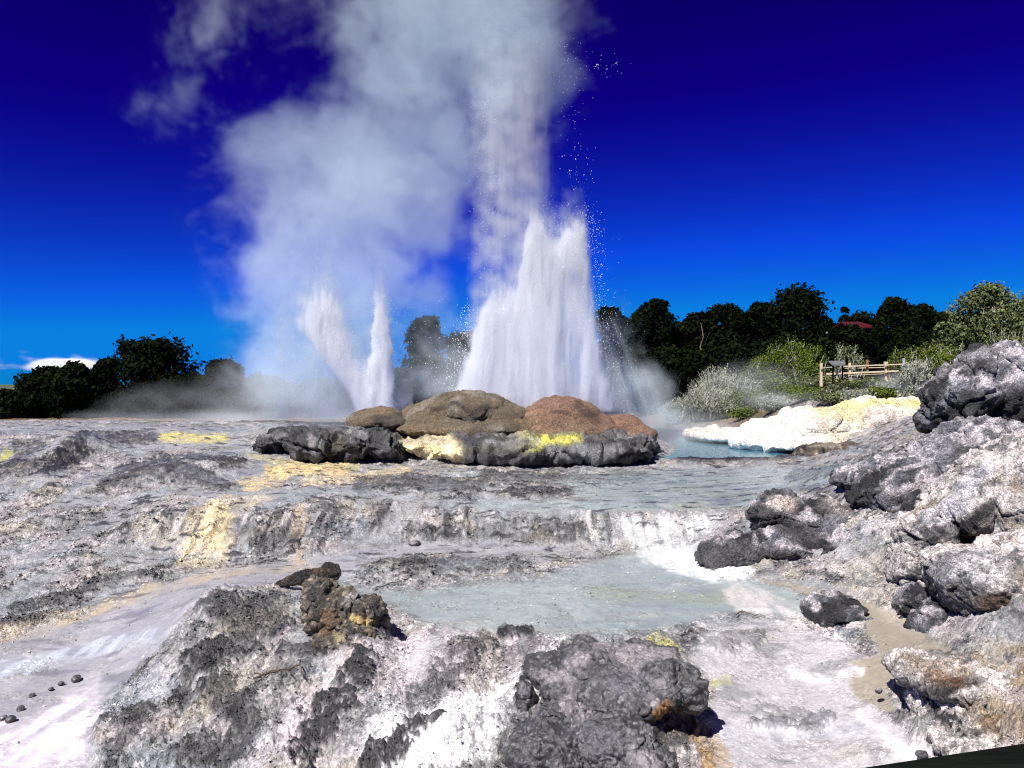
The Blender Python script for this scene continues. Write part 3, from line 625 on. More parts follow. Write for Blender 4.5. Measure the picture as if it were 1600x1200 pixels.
rock('mound', 'small olive brown mound at the left end under the small water jet', [(585, 660, 30.5, 48, 22, 1.3), (620, 662, 30.2, 30, 12, 1), (560, 668, 30.6, 26, 10, 1)], .05, .45, 'olive', G2, [([(590, 655), (630, 656)], 9, (.045, .035, .03), .85)], smooth=20, cat='mound', crack=.2, detail=.9, jag=.25, vert=.3)
rock('mound', 'largest brown mound with a jagged crack, below the tall jet', [(725, 648, 30.8, 84, 37, 2.0), (670, 655, 30.8, 42, 26, 1.5), (785, 656, 30.6, 46, 24, 1.6), (800, 666, 30, 70, 10, 1.4), (735, 671, 30, 124, 17, 2.1), (690, 664, 30.2, 66, 16, 1.6)], .05, .5, 'olive', G2, [([(675, 640), (715, 633), (740, 650), (762, 640)], 4, (.03, .02, .015), .9), ([(690, 660), (780, 665)], 10, (.16, .13, .09), .5)], smooth=20, cat='mound', crack=.5, detail=1.0, jag=.3, vert=.35)
rock('mound', 'reddish brown mound with cracked right side', [(878, 655, 30.5, 60, 33, 1.7), (840, 662, 30.5, 36, 22, 1.4), (925, 666, 30.3, 34, 18, 1.3), (885, 673, 30, 96, 17, 1.9), (878, 662, 30.2, 76, 18, 1.6)], .05, .5, 'red', G2, [([(900, 630), (935, 660)], 8, (.07, .04, .025), .8), ([(860, 642), (890, 646)], 3, (.04, .02, .015), .8), ([(860, 665), (930, 670)], 9, (.20, .13, .08), .6)], smooth=20, cat='mound', crack=.5, detail=1.0, jag=.3, vert=.35)  # dark streak down the right side paints the shadow of the cracks
rock('mound', 'low orange red mound at the right end of the shelf', [(970, 668, 31, 34, 19, 1.3), (1000, 682, 30.4, 26, 17, 1.2), (975, 678, 30.4, 56, 14, 1.4)], .05, .4, 'red', G2, smooth=20, cat='mound', crack=.3, detail=.9, jag=.25, vert=.3)
# foreground rocks
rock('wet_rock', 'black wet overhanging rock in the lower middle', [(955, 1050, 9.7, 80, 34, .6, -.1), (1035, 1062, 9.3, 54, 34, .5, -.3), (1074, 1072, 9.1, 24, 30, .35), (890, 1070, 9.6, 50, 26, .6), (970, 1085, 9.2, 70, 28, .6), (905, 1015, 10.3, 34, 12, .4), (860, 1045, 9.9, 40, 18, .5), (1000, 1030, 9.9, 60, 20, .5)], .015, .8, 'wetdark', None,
     [([(1055, 1110), (1035, 1120)], 10, (.55, .26, .06), .8), ([(960, 1060), (1000, 1080)], 26, (.16, .155, .175), .6), ([(1080, 1080), (1060, 1130)], 14, (.012, .011, .011), .9)], detail=1.5, crack=.5, jag=.8)  # near-black mark at the right paints shade under the overhang
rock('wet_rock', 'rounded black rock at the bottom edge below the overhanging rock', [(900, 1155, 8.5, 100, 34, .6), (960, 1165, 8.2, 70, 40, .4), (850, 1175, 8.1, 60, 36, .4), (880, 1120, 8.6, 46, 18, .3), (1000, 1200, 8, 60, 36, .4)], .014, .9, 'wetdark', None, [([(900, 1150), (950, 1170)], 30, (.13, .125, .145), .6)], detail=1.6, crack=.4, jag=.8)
rock('brown_boulder', 'jagged dark brown boulder in front of the driftwood log', [(530, 965, 11.0, 52, 42, .45), (572, 962, 11.0, 34, 34, .4), (500, 930, 11.1, 26, 28, .3), (555, 995, 10.8, 44, 34, .35), (495, 950, 11.1, 20, 38, .3), (530, 1010, 10.6, 40, 26, .3)], .014, 1.0, 'brown', None,
     [([(500, 920), (500, 950)], 14, (.03, .028, .028), .8), ([(520, 965), (510, 985)], 14, (.14, .07, .025), .8), ([(590, 950), (600, 975)], 9, (.02, .018, .018), .9), ([(545, 945), (560, 935)], 8, (.40, .38, .36), .7), ([(560, 970), (580, 975)], 7, (.62, .45, .16), .8), ([(540, 1005), (560, 1010)], 12, (.50, .42, .26), .7)], detail=1.7, jag=.8, crack=.15)  # darkest mark, at the right, is the boulder's painted shaded side
rock('dark_stone', 'dark pointed stone standing in the white wash', [(822, 1085, 9.3, 11, 22, .12, .25), (816, 1105, 9.2, 10, 10, .1)], .01, .6, 'wetdark', None, crack=.3)
rock('dark_stone', 'lumpy dark stone in the white wash at the bottom', [(683, 1130, 8.9, 15, 14, .15), (660, 1165, 8.7, 22, 16, .18, .7), (650, 1185, 8.5, 18, 20, .16)], .01, .7, 'wetdark', None, crack=.3)
rock('dark_stone', 'small dark stone at the end of the stream in front of the rail', [(1440, 1178, 7.8, 11, 8, .07)], .008, .4, 'wetdark', None, crack=.2)
rock('pebble', 'lone grey pebble in the tan part of the right stream', [(1373, 1079, 9.2, 6, 5, .04)], .006, .2, 'grey', None, cat='pebble', crack=0)
G3 = 'string of dark pebbles across the left stream'
for k, (a, b_, r, lab) in enumerate([(118, 1061, 10, 'largest dark pebble of the string, at its upper end'), (95, 1068, 7, 'dark pebble second from the upper end of the string'), (80, 1076, 6, 'dark pebble third from the upper end of the string'), (50, 1086, 7, 'dark pebble in the middle of the string in the left stream'), (32, 1108, 4, 'smallest dark pebble low in the string of the left stream'), (17, 1124, 8, 'dark pebble at the lower left end of the string'), (5, 1122, 5, 'dark pebble at the very left edge of the photo')]):
    rock('pebble', lab, [(a, b_, hit(a, b_+r*.3)-.03, r*.62, r*.4, r*.006)], .006, .3, 'wetdark', G3, cat='pebble', crack=0)
rock('dark_stone', 'small flat dark stone at the foot of the cascade step', [(648, 849, 17.4, 10, 5, .15)], .02, .4, 'wetdark', None, crack=.2)
# ---------------------------------------------------------------- steam and water jets: real volumes from density arrays
def vol_mat(name, col, dens, g=0.0):
    m, N, L = new_mat(name); N.remove(N['Principled BSDF'])
    pv = N.new('ShaderNodeVolumePrincipled'); pv.inputs['Color'].default_value = (*col, 1)
    pv.inputs['Density'].default_value = dens; pv.inputs['Anisotropy'].default_value = g
    L.new(pv.outputs[0], N['Material Output'].inputs['Volume'])
    m.cycles.volume_step_rate = 1.0 if hasattr(m.cycles, 'volume_step_rate') else 1.0
    return m
def volume(name, D, lo, h, mat, parent=None):
    nx, ny, nz = D.shape
    me = bpy.data.meshes.new(name); n = nx*ny*nz
    me.vertices.add(n)
    I, J, K = np.meshgrid(np.arange(nx), np.arange(ny), np.arange(nz), indexing='ij')
    co = np.stack([lo[0]+(I+.5)*h[0], lo[1]+(J+.5)*h[1], lo[2]+(K+.5)*h[2]], -1).reshape(-1, 3).astype(np.float32)
    me.vertices.foreach_set('co', co.ravel())
    a = me.attributes.new('dens', 'FLOAT', 'POINT'); a.data.foreach_set('value', D.astype(np.float32).ravel())
    me.update()
    o = link(me, name, mat, parent)
    g = bpy.data.node_groups.new(name, 'GeometryNodeTree')
    g.interface.new_socket('Geometry', in_out='INPUT', socket_type='NodeSocketGeometry')
    g.interface.new_socket('Geometry', in_out='OUTPUT', socket_type='NodeSocketGeometry')
    N, L = g.nodes, g.links
    gi = N.new('NodeGroupInput'); go = N.new('NodeGroupOutput')
    vc = N.new('GeometryNodeVolumeCube'); sm = N.new('GeometryNodeSetMaterial'); sm.inputs['Material'].default_value = mat
    vc.inputs['Min'].default_value = lo; vc.inputs['Max'].default_value = [lo[i]+h[i]*D.shape[i] for i in range(3)]
    vc.inputs['Resolution X'].default_value = nx; vc.inputs['Resolution Y'].default_value = ny; vc.inputs['Resolution Z'].default_value = nz
    pos = N.new('GeometryNodeInputPosition'); sp = N.new('ShaderNodeSeparateXYZ'); L.new(pos.outputs[0], sp.inputs[0])
    def M(op, a, b=None, c=None):
        q = N.new('ShaderNodeMath'); q.operation = op
        for i, x in enumerate((a, b, c)):
            if x is None: continue
            if isinstance(x, (int, float)): q.inputs[i].default_value = x
            else: L.new(x, q.inputs[i])
        return q.outputs[0]
    idx = []
    for i in range(3):
        t = M('FLOOR', M('ADD', M('DIVIDE', M('SUBTRACT', sp.outputs[i], lo[i]), h[i]), .001))
        idx.append(M('MINIMUM', M('MAXIMUM', t, 0), D.shape[i]-1))
    lin = M('ADD', M('MULTIPLY', M('ADD', M('MULTIPLY', idx[0], ny), idx[1]), nz), idx[2])
    si = N.new('GeometryNodeSampleIndex'); si.data_type = 'FLOAT'; si.domain = 'POINT'
    na = N.new('GeometryNodeInputNamedAttribute'); na.data_type = 'FLOAT'; na.inputs['Name'].default_value = 'dens'
    fi = N.new('FunctionNodeFloatToInt'); L.new(lin, fi.inputs[0])
    L.new(gi.outputs[0], si.inputs['Geometry']); L.new(na.outputs[0], si.inputs['Value']); L.new(fi.outputs[0], si.inputs['Index'])
    L.new(si.outputs[0], vc.inputs['Density']); L.new(vc.outputs[0], sm.inputs[0]); L.new(sm.outputs[0], go.inputs[0])
    md = o.modifiers.new('density', 'NODES'); md.node_group = g
    return o
def grid(lo, hi, h):
    n = [max(2, int(round((hi[i]-lo[i])/h[i]))) for i in range(3)]
    ax = [lo[i]+(np.arange(n[i])+.5)*h[i] for i in range(3)]
    G = np.stack(np.meshgrid(*ax, indexing='ij'), -1).astype(np.float32)
    return G
YS = 33.0
# big steam plume
lo, h = (-19., 28.6, -2.2), (.14, .2, .14)
G = grid(lo, (9.6, 38.6, 18.5), h)
wp = np.stack([fbm(G, .28, 3, seed=81), fbm(G, .28, 3, seed=82), fbm(G, .28, 3, seed=83)], -1)
Gw = G+wp*1.15
pu = lambda uu, Y=YS: (uu-UC)/F*Y
BL = [(440, 575, 66, 1.1), (500, 600, 62, 1.05), (405, 620, 48, .9), (440, 520, 68, 1.15), (480, 445, 70, 1.1), (430, 400, 50, .7), (455, 350, 72, 1.15), (430, 270, 66, 1.1), (400, 220, 42, .8), (440, 190, 45, .8), (520, 200, 66, 1), (520, 290, 85, 1.15), (600, 240, 80, 1.1), (560, 370, 60, .8), (600, 420, 42, .7), (660, 440, 36, .55), (655, 330, 62, .8), (690, 250, 66, 1), (620, 150, 66, 1), (650, 70, 66, 1.1), (700, 0, 80, 1.2), (770, 60, 62, 1.1), (820, 30, 60, 1.2), (840, 110, 48, 1.15), (800, 150, 40, 1.0), (780, 190, 36, .8), (800, -60, 90, 1.2), (650, -60, 90, 1.2), (850, 200, 36, .6), (850, 270, 40, .5), (790, 260, 44, .75), (720, 350, 46, .55), (720, 480, 45, .5), (820, 350, 52, .55), (790, 420, 46, .6), (700, 590, 48, .45), (640, 620, 40, .5), (560, 500, 70, .8), (540, 590, 70, 1.0), (340, 610, 46, .28), (665, 560, 50, .45), (690, 510, 44, .35),
      (300, 60, 72, .36), (262, 150, 66, .27), (330, 0, 60, .5), (430, 5, 50, .5), (510, 20, 45, .6), (560, 90, 40, .7), (370, 260, 60, .28), (330, 440, 70, .22), (300, 340, 60, .17), (240, 170, 40, .22),
      (960, 600, 58, .9), (1000, 590, 46, .85), (1015, 640, 52, .85), (950, 535, 42, .65), (970, 660, 50, .8), (1045, 650, 34, .6), (900, 600, 60, .5), (760, 560, 60, .5), (960, 490, 34, .3), (1045, 590, 22, .3)]
Fd = np.zeros(G.shape[:3], np.float32)
rb = np.random.RandomState(4)
for (a, b_, r, wgt) in BL:
    R_ = r*YS/F*1.12; cx, cz = pu(a), ZV(b_, YS); cyy = YS+rb.uniform(.9, 2.6)+(b_ < 200)*-.8
    Fd += wgt*np.exp(-(((Gw[..., 0]-cx)**2+(Gw[..., 2]-cz)**2)/R_**2+((Gw[..., 1]-cyy)/(R_*.7+.8))**2))
bil = np.abs(fbm(Gw, .62, 4, gain=.6, seed=84)); fb = fbm(Gw, .45, 4, gain=.6, seed=85)
b2 = np.abs(fbm(Gw, 1.25, 3, gain=.6, seed=87))
D = sst(.10, 1.15, Fd*(1+.75*fb)-.95*(.36-bil)-.45*(.32-b2))*sst(.04, .22, Fd)
D = D**1.3
D *= sst(-2.2, -1.6, G[..., 2])
# keep the air clear in front of the mounds
D *= 1-(G[..., 1] < 31.6)*sst(-.2, -1.0, G[..., 2])
D[[0, -1]] = 0; D[:, [0, -1]] = 0
STEAM = vol_mat('steam', (.87, .97, 1.0), .20, -.5)
tag(volume('steam_plume', D, lo, h, STEAM), 'tall white steam cloud drifting left from the vents', 'steam', kind='stuff')
# low mist over the terraces and pond
lo, h = (-27., 28., -2.6), (.25, .3, .14)
G = grid(lo, (21, 46, 2.4), h)
uu = G[..., 0]/G[..., 1]*F+UC; vv = VC-G[..., 2]/G[..., 1]*F
nz_ = fbm(G, (.35, .35, .6), 4, seed=86)
left = np.exp(-((G[..., 2]+1.62)/.26)**2)*sst(34, 36, G[..., 1])*sst(60, 330, uu)*(1-sst(560, 640, uu))*.06
left += np.exp(-((uu-270)/70)**2-((vv-628)/20)**2)*sst(34, 37, G[..., 1])*.022*np.clip(1+3*nz_, 0, 3)
left += np.exp(-((uu-450)/100)**2-((vv-612)/40)**2)*sst(34, 37, G[..., 1])*.05
pondm = np.exp(-((uu-1040)/70)**2-((vv-690)/34)**2)*sst(30, 33, G[..., 1])*.11
w1 = np.exp(-((uu-1180)/60)**2-((vv-600)/26)**2)*sst(38, 41, G[..., 1])*.035
w2 = np.exp(-((uu-1395)/28)**2-((vv-607)/14)**2)*sst(37.5, 39, G[..., 1])*.22
w3 = np.exp(-((uu-1240)/50)**2-((vv-625)/10)**2)*sst(36, 39, G[..., 1])*.12
D = (left+pondm+w1+w2+w3)*np.clip(.75+1.5*nz_, 0, 2)
D[D < .004] = 0
D[[0, -1]] = 0; D[:, [0, -1]] = 0
tag(volume('ground_mist', D, lo, h, vol_mat('mist', (.93, .96, 1.0), 1.0, -.2)), 'thin white mist lying over the terraces and the pond', 'mist', kind='stuff')
# ---- jets
WATER = vol_mat('spray', (.999, 1.0, 1.0), 17.0, -.78)
dm, N, L = new_mat('water_drop'); b = N['Principled BSDF']; b.inputs['Base Color'].default_value = (.97, .985, .99, 1); b.inputs['Roughness'].default_value = .2
tl = N.new('ShaderNodeBsdfTranslucent'); tl.inputs[0].default_value = (.98, .99, .99, 1)      # water drops pass the light on
ms = N.new('ShaderNodeMixShader'); ms.inputs[0].default_value = .6; L.new(b.outputs[0], ms.inputs[1]); L.new(tl.outputs[0], ms.inputs[2]); L.new(ms.outputs[0], N['Material Output'].inputs[0])
def drops(name, pts, r, parent, label=None):
    n = len(pts); r = np.asarray(r)[:, None, None]
    o8 = np.array([[1, 0, 0], [-1, 0, 0], [0, 1, 0], [0, -1, 0], [0, 0, 1.5], [0, 0, -1.5]])
    V = (np.asarray(pts)[:, None, :]+o8[None]*r).reshape(-1, 3)
    f = np.array([[0, 2, 4], [2, 1, 4], [1, 3, 4], [3, 0, 4], [2, 0, 5], [1, 2, 5], [3, 1, 5], [0, 3, 5]])
    Fc = (f[None]+6*np.arange(n)[:, None, None]).reshape(-1, 3)
    o = link(mesh_np(name, V-np.array(parent.location), Fc), name, dm, parent); o['kind'] = 'stuff'
    return o
HALO = .05
def jet(label, profile, base_v, umin, umax, Y, depth, h, group, nd, halo, faint=None, clear=None, HALO=.05):
    lo = (pu(umin, Y), Y-depth*1.6, ZV(base_v+12, Y)); hi = (pu(umax, Y), Y+depth*1.6, ZV(min(q[1] for q in profile)-75, Y))
    if faint: hi = (hi[0], hi[1], ZV(faint[2]-20, Y))
    G = grid(lo, hi, h)
    ub = G[..., 0]/Y*F+UC; vb = VC-G[..., 2]/Y*F
    # streaks that follow the rise and fall of the water
    st = fbm(G, (3.2, 3.2, .35), 4, gain=.6, seed=91); st2 = fbm(G, (9, 9, 1.0), 3, seed=92); cl = fbm(G, 1.6, 3, seed=93)
    top = np.interp(ub+6*cl, [q[0] for q in profile], [q[1] for q in profile])
    hf = fbm(G, (7, 7, 1.6), 4, gain=.65, seed=94)
    top = top+34*hf*(top < base_v-25)+20*st
    inside = sst(-4, 16, vb-top)*(1-sst(base_v+2, base_v+10, vb))
    x01 = np.clip((vb-top)/np.maximum(base_v-top, 1), 0, 1)
    dd = np.exp(-((G[..., 1]-Y)/(depth*(.55+.6*x01)))**2*1.6)
    inside = sst(-10, 46, vb-top)*(1-sst(base_v+2, base_v+10, vb))
    hal = sst(-70, 10, vb-top)*(1-sst(base_v, base_v+8, vb))*np.exp(-((G[..., 1]-Y)/(depth*.9))**2)*np.clip(.5+.8*cl+.7*hf, 0, 1.3)*HALO
    D = np.maximum(inside*dd*np.clip(.70+1.0*st+.8*st2, .02, 1.6), hal)
    if clear: D = np.maximum(D*np.clip(clear(ub, vb, st, st2), 0, 1), hal*.6)
    if faint:
        pl = np.array(faint[1]); cen = np.interp(vb, pl[::-1, 1] if pl[0, 1] > pl[-1, 1] else pl[:, 1], pl[::-1, 0] if pl[0, 1] > pl[-1, 1] else pl[:, 0])
        wd = np.interp(vb, [faint[2], base_v], [faint[3], faint[4]])
        ff = np.exp(-((ub-cen+10*cl)/wd)**4)*np.exp(-((G[..., 1]-Y)/(depth*.8))**2)*np.clip(.7+.55*st+.5*st2+.9*cl, 0, 1.5)*faint[0]
        ff *= sst(faint[2]-10, faint[2]+80, vb)*(1-sst(base_v, base_v+8, vb))
        D = np.maximum(D, ff)
    D[D < .006] = 0
    D[[0, -1]] = 0; D[:, [0, -1]] = 0; D[:, :, -1] = 0
    base = (pu((profile[0][0]+profile[-1][0])/2, Y), Y, ZV(base_v, Y))
    t = empty('geyser_jet', base, label, 'water jet', group)
    o = volume('water_column', D, lo, h, WATER, t);     o.location = (-base[0], -base[1], -base[2]); o['kind'] = 'stuff'; o.matrix_parent_inverse.identity()
    # droplets: drawn from the density and its torn fringe
    rr = np.random.RandomState(int(umin))
    pr = np.clip(D.ravel()*1.3-.05, 0, 1)**1.5; pr = pr/pr.sum()
    k = rr.choice(D.size, nd, p=pr); pts = G.reshape(-1, 3)[k]+rr.normal(0, .05, (nd, 3))
    ra = rr.uniform(.005, .015, nd)
    hp = []
    for (a0, b0, a1, b1, sx, cnt) in halo:
        t_ = rr.uniform(0, 1, cnt); a = a0+(a1-a0)*t_+rr.normal(0, sx, cnt); bb = b0+(b1-b0)*t_+rr.normal(0, sx*.6, cnt)
        yy = Y+rr.normal(0, depth*.8, cnt)
        hp.append(np.stack([(a-UC)/F*yy, yy, -(bb-VC)/F*yy], 1))
    hp = np.concatenate(hp); hr = rr.uniform(.005, .014, len(hp))*np.where(rr.uniform(size=len(hp)) > .93, 1.7, 1)
    drops('droplets', np.concatenate([pts, hp]), np.concatenate([ra, hr]), t)
    return t
G4 = 'water jets of the geyser'
def clr(ub, vb, st, st2):
    right_ = sst(862, 880, ub)*sst(385, 440, vb)                      # the right flank is torn into veils
    left_ = (1-sst(715, 745, ub))
    return (1-right_*(.80-.35*st-.2*st2)-.4*left_-sst(590, 640, vb)*.1)*(1-.45*np.exp(-((ub-815)/10)**2)*sst(480, 560, vb))
jet('tall bright white water jet with a stepped torn top, above the largest mound',
    [(690, 650), (704, 635), (716, 600), (728, 560), (742, 520), (752, 480), (760, 456), (790, 452), (808, 448), (816, 400), (824, 345), (834, 326), (846, 345), (858, 366), (872, 372), (884, 350), (900, 338), (912, 345), (919, 400), (926, 470), (940, 560), (958, 625), (975, 650)],
    634, 672, 985, 33.2, .75, (.05, .075, .07), G4, 36000,
    [(700, 640, 745, 480, 16, 1200), (930, 640, 905, 330, 18, 2600), (960, 660, 925, 480, 26, 800), (905, 330, 885, 60, 16, 150), (770, 450, 760, 150, 14, 900), (780, 200, 860, 60, 30, 160), (920, 120, 945, 90, 18, 40), (840, 330, 860, 380, 26, 500)],
    faint=(.085, [(800, 640), (795, 450), (800, 330), (800, 60)], 40, 52, 50), clear=clr)
jet('smaller forked white water jet rising from the left mound',
    [(462, 505), (470, 462), (490, 444), (516, 448), (530, 470), (540, 510), (552, 545), (566, 565), (578, 560), (584, 500), (586, 458), (597, 450), (606, 500), (612, 560), (618, 650)],
    648, 430, 645, 32.6, .4, (.045, .06, .06), G4, 9000,
    [(500, 455, 590, 620, 16, 500), (598, 460, 600, 640, 9, 600), (640, 470, 660, 640, 26, 160)],
    clear=lambda ub, vb, st, st2: 1-sst(-14, 26, vb-np.interp(ub, [462, 490, 512, 535, 552, 566, 576, 620], [512, 530, 552, 580, 608, 650, 900, 900]))*1.0-.5*(1-sst(480, 500, ub)), HALO=.11)
# small fair weather cloud far beyond the trees
lo, h = (-372., 590., 8.), (1.6, 2.6, .8)
G = grid(lo, (-290, 640, 26), h)
n_ = fbm(G, (.07, .07, .12), 4, seed=95)
cx = (G[..., 0]+330)/30
D = sst(.05, .8, np.exp(-cx**2*1.1-((G[..., 1]-612)/14)**2-((G[..., 2]-13.5)/(5.2))**2)*1.25+.5*n_-.25)*sst(10, 11.5, G[..., 2])
D[[0, -1]] = 0; D[:, [0, -1]] = 0; D[:, :, [0, -1]] = 0
tag(volume('cloud', D, lo, h, vol_mat('cloud', (1, 1, 1), .25, 0)), kind='structure')
# ---------------------------------------------------------------- trees and shrubs
def leaf_mat(name, c1, c2, tr=.25):
    m, N, L = new_mat(name); b = N['Principled BSDF']
    at = N.new('ShaderNodeAttribute'); at.attribute_name = 'leafval'
    mxn = N.new('ShaderNodeMix'); mxn.data_type = 'RGBA'
    L.new(at.outputs['Fac'], mxn.inputs[0]); mxn.inputs[6].default_value = (*c1, 1); mxn.inputs[7].default_value = (*c2, 1)
    L.new(mxn.outputs[2], b.inputs['Base Color']); b.inputs['Roughness'].default_value = .6; b.inputs['Specular IOR Level'].default_value = .02
    t = N.new('ShaderNodeBsdfTranslucent'); L.new(mxn.outputs[2], t.inputs[0])
    ms = N.new('ShaderNodeMixShader'); ms.inputs[0].default_value = tr
    L.new(b.outputs[0], ms.inputs[1]); L.new(t.outputs[0], ms.inputs[2]); L.new(ms.outputs[0], N['Material Output'].inputs[0])
    return m
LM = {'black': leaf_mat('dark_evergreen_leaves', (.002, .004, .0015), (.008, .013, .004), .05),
      'green': leaf_mat('bush_leaves', (.015, .03, .006), (.14, .18, .025)),
      'olive': leaf_mat('shrub_leaves', (.035, .05, .02), (.19, .21, .09)),
      'grey': leaf_mat('grey_shrub_leaves', (.09, .11, .075), (.34, .36, .27))}
BARK = simple_mat('dark_bark', (.035, .028, .022), .9, .4, 4)
PBARK = simple_mat('pale_bark', (.34, .32, .26), .8, .35, 3)
BARK2 = simple_mat('lichen_bark', (.12, .10, .06), .8, .4, 3)
TWIG = simple_mat('bleached_twigs', (.36, .36, .30), .8, .35, 3)
def leaves(name, pts, nrm, size, mat, parent, rr, val, org):
    n = len(pts)
    a = rr.normal(size=(n, 3)); nn = nrm+.7*rr.normal(size=(n, 3)); nn /= np.linalg.norm(nn, axis=1)[:, None]+1e-9
    t = np.cross(nn, a); t /= np.linalg.norm(t, axis=1)[:, None]+1e-9; b_ = np.cross(nn, t)
    s = size*rr.uniform(.6, 1.35, n)[:, None]
    V = np.stack([pts-t*s, pts-b_*s*.55, pts+t*s, pts+b_*s*.55], 1).reshape(-1, 3)-org
    me = mesh_np(name, V, np.arange(4*n).reshape(-1, 4), False)
    q = me.attributes.new('leafval', 'FLOAT', 'POINT'); q.data.foreach_set('value', np.repeat(val, 4).astype(np.float32))
    return link(me, name, mat, parent)
def crown_points(lobes, n, rr, shell=.35):
    lobes = np.array(lobes); wt = lobes[:, 3]**2; k = rr.choice(len(lobes), n, p=wt/wt.sum())
    d = rr.normal(size=(n, 3)); d /= np.linalg.norm(d, axis=1)[:, None]
    d[:, 2] = np.where(d[:, 2] < -.5, -d[:, 2], d[:, 2])
    r = 1-np.abs(rr.normal(0, shell, n)); r = np.clip(r+np.abs(rr.normal(0, .10, n))*(rr.uniform(size=n) > .6), .0, 1.3)
    # clumps: leaves gather in tufts
    tc = fbm(lobes[k, :3]+d*lobes[k, 3:4], 1.1, 2, seed=101)
    r = r*(1+.30*tc)
    return lobes[k, :3]+d*(r*lobes[k, 3])[:, None]*np.array([1, 1, .85]), d, tc
def tree(label, u_, vt, vb, Y, wpx, mat, n, leaf, seed, group=None, trunk=True, nl=16, dome=.5, bark=None, stem=None, kind='tree', depth=.8, low=0.15, limbs=5, showlimb=0):
    rr = np.random.RandomState(seed)
    top = P(u_, vt, Y); zb = min(ZV(vb, Y), ground_z(top[0], Y))-.05; H = top[2]-zb; Rw = wpx*Y/F
    base = np.array([top[0], Y, zb])
    t = empty(kind, base, label, 'tree' if kind == 'tree' else 'shrub', group)
    lobes = []
    for i in range(nl):
        f = (i+.5)/nl; z_ = low+(1-low)*f                      # height share of crown
        env = (1-max(0, (z_-dome)/(1-dome))**2)**.5 if z_ > dome else (.75+.25*z_/dome)
        r = Rw*rr.uniform(.42, .62)*(1 if z_ < .8 else .8)
        a = rr.uniform(0, 2*math.pi); q = max(0, env*Rw*1.12-r*.8)*rr.uniform(.2, 1)
        lobes.append([base[0]+math.cos(a)*q, Y+math.sin(a)*q*depth, min(zb+H*z_, top[2]-r*.75), r])
    lobes.append([top[0]+rr.uniform(-.1, .1)*Rw, Y, top[2]-Rw*.28, Rw*.33])
    pts, nrm, tc = crown_points(lobes, n, rr)
    leaves('crown', pts, nrm, leaf, LM[mat], t, rr, np.clip(.45+.5*tc+rr.normal(0, .22, n), 0, 1), base)
    if trunk:
        mb = MB(); hp = np.array([top[0]+(stem or 0)*Y/F, Y, zb+H*.62])
        mb.tube([base-[0, 0, .6], base*.6+hp*.4+rr.normal(0, .08, 3), hp], [Rw*.10+.05, Rw*.07+.04, .05], 8)
        for i in range(limbs):
            lb = lobes[rr.randint(len(lobes))]; s0 = base+(hp-base)*rr.uniform(.35, .9)
            e_ = np.array(lb[:3]); mid = (s0+e_)/2+rr.normal(0, .12*Rw, 3)
            mb.tube([s0, mid, e_], [.05+.03*Rw, .05, .02], 5)
        mb.build('trunk', bark or BARK, t, base, True)
    if showlimb:
        mb = MB()
        for i in range(showlimb):
            lb = lobes[rr.randint(len(lobes))]; s0 = base+(np.array([top[0], Y, top[2]])-base)*rr.uniform(.1, .5)
            s0[1] -= Rw*.5*depth; e_ = np.array(lb[:3])+rr.normal(0, .3, 3)*lb[3]; e_[1] -= lb[3]*.6; e_[2] = min(e_[2], top[2]-.3)
            mid = (s0+e_)/2+rr.normal(0, .10*Rw, 3)
            mb.tube([s0, mid, e_], [.045, .03, .012], 4)
            for j in range(4):
                q = mid+(e_-mid)*rr.uniform(0, 1); mb.tube([q, q+rr.normal(0, .16, 3)*Rw+[0, 0, .10*Rw]], [.018, .008], 3)
        mb.build('branches', PBARK, t, base, True)
    return t
GL = 'dark trees along the left skyline'
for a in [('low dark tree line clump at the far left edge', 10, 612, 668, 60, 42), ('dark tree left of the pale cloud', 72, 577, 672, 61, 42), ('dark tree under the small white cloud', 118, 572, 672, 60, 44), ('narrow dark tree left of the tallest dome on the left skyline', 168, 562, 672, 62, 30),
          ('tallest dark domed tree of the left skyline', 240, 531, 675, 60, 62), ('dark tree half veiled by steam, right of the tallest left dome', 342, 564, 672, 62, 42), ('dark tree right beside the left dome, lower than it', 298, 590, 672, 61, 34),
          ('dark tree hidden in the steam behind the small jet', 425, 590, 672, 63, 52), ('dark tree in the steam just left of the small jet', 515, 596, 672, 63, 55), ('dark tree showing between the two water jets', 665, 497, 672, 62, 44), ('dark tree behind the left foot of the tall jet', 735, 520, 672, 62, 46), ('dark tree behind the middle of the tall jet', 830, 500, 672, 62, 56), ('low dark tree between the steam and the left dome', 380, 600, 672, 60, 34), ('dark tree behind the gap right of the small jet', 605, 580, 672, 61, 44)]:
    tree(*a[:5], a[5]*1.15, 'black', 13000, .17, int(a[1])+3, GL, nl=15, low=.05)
GR = 'dark trees of the wood on the right'
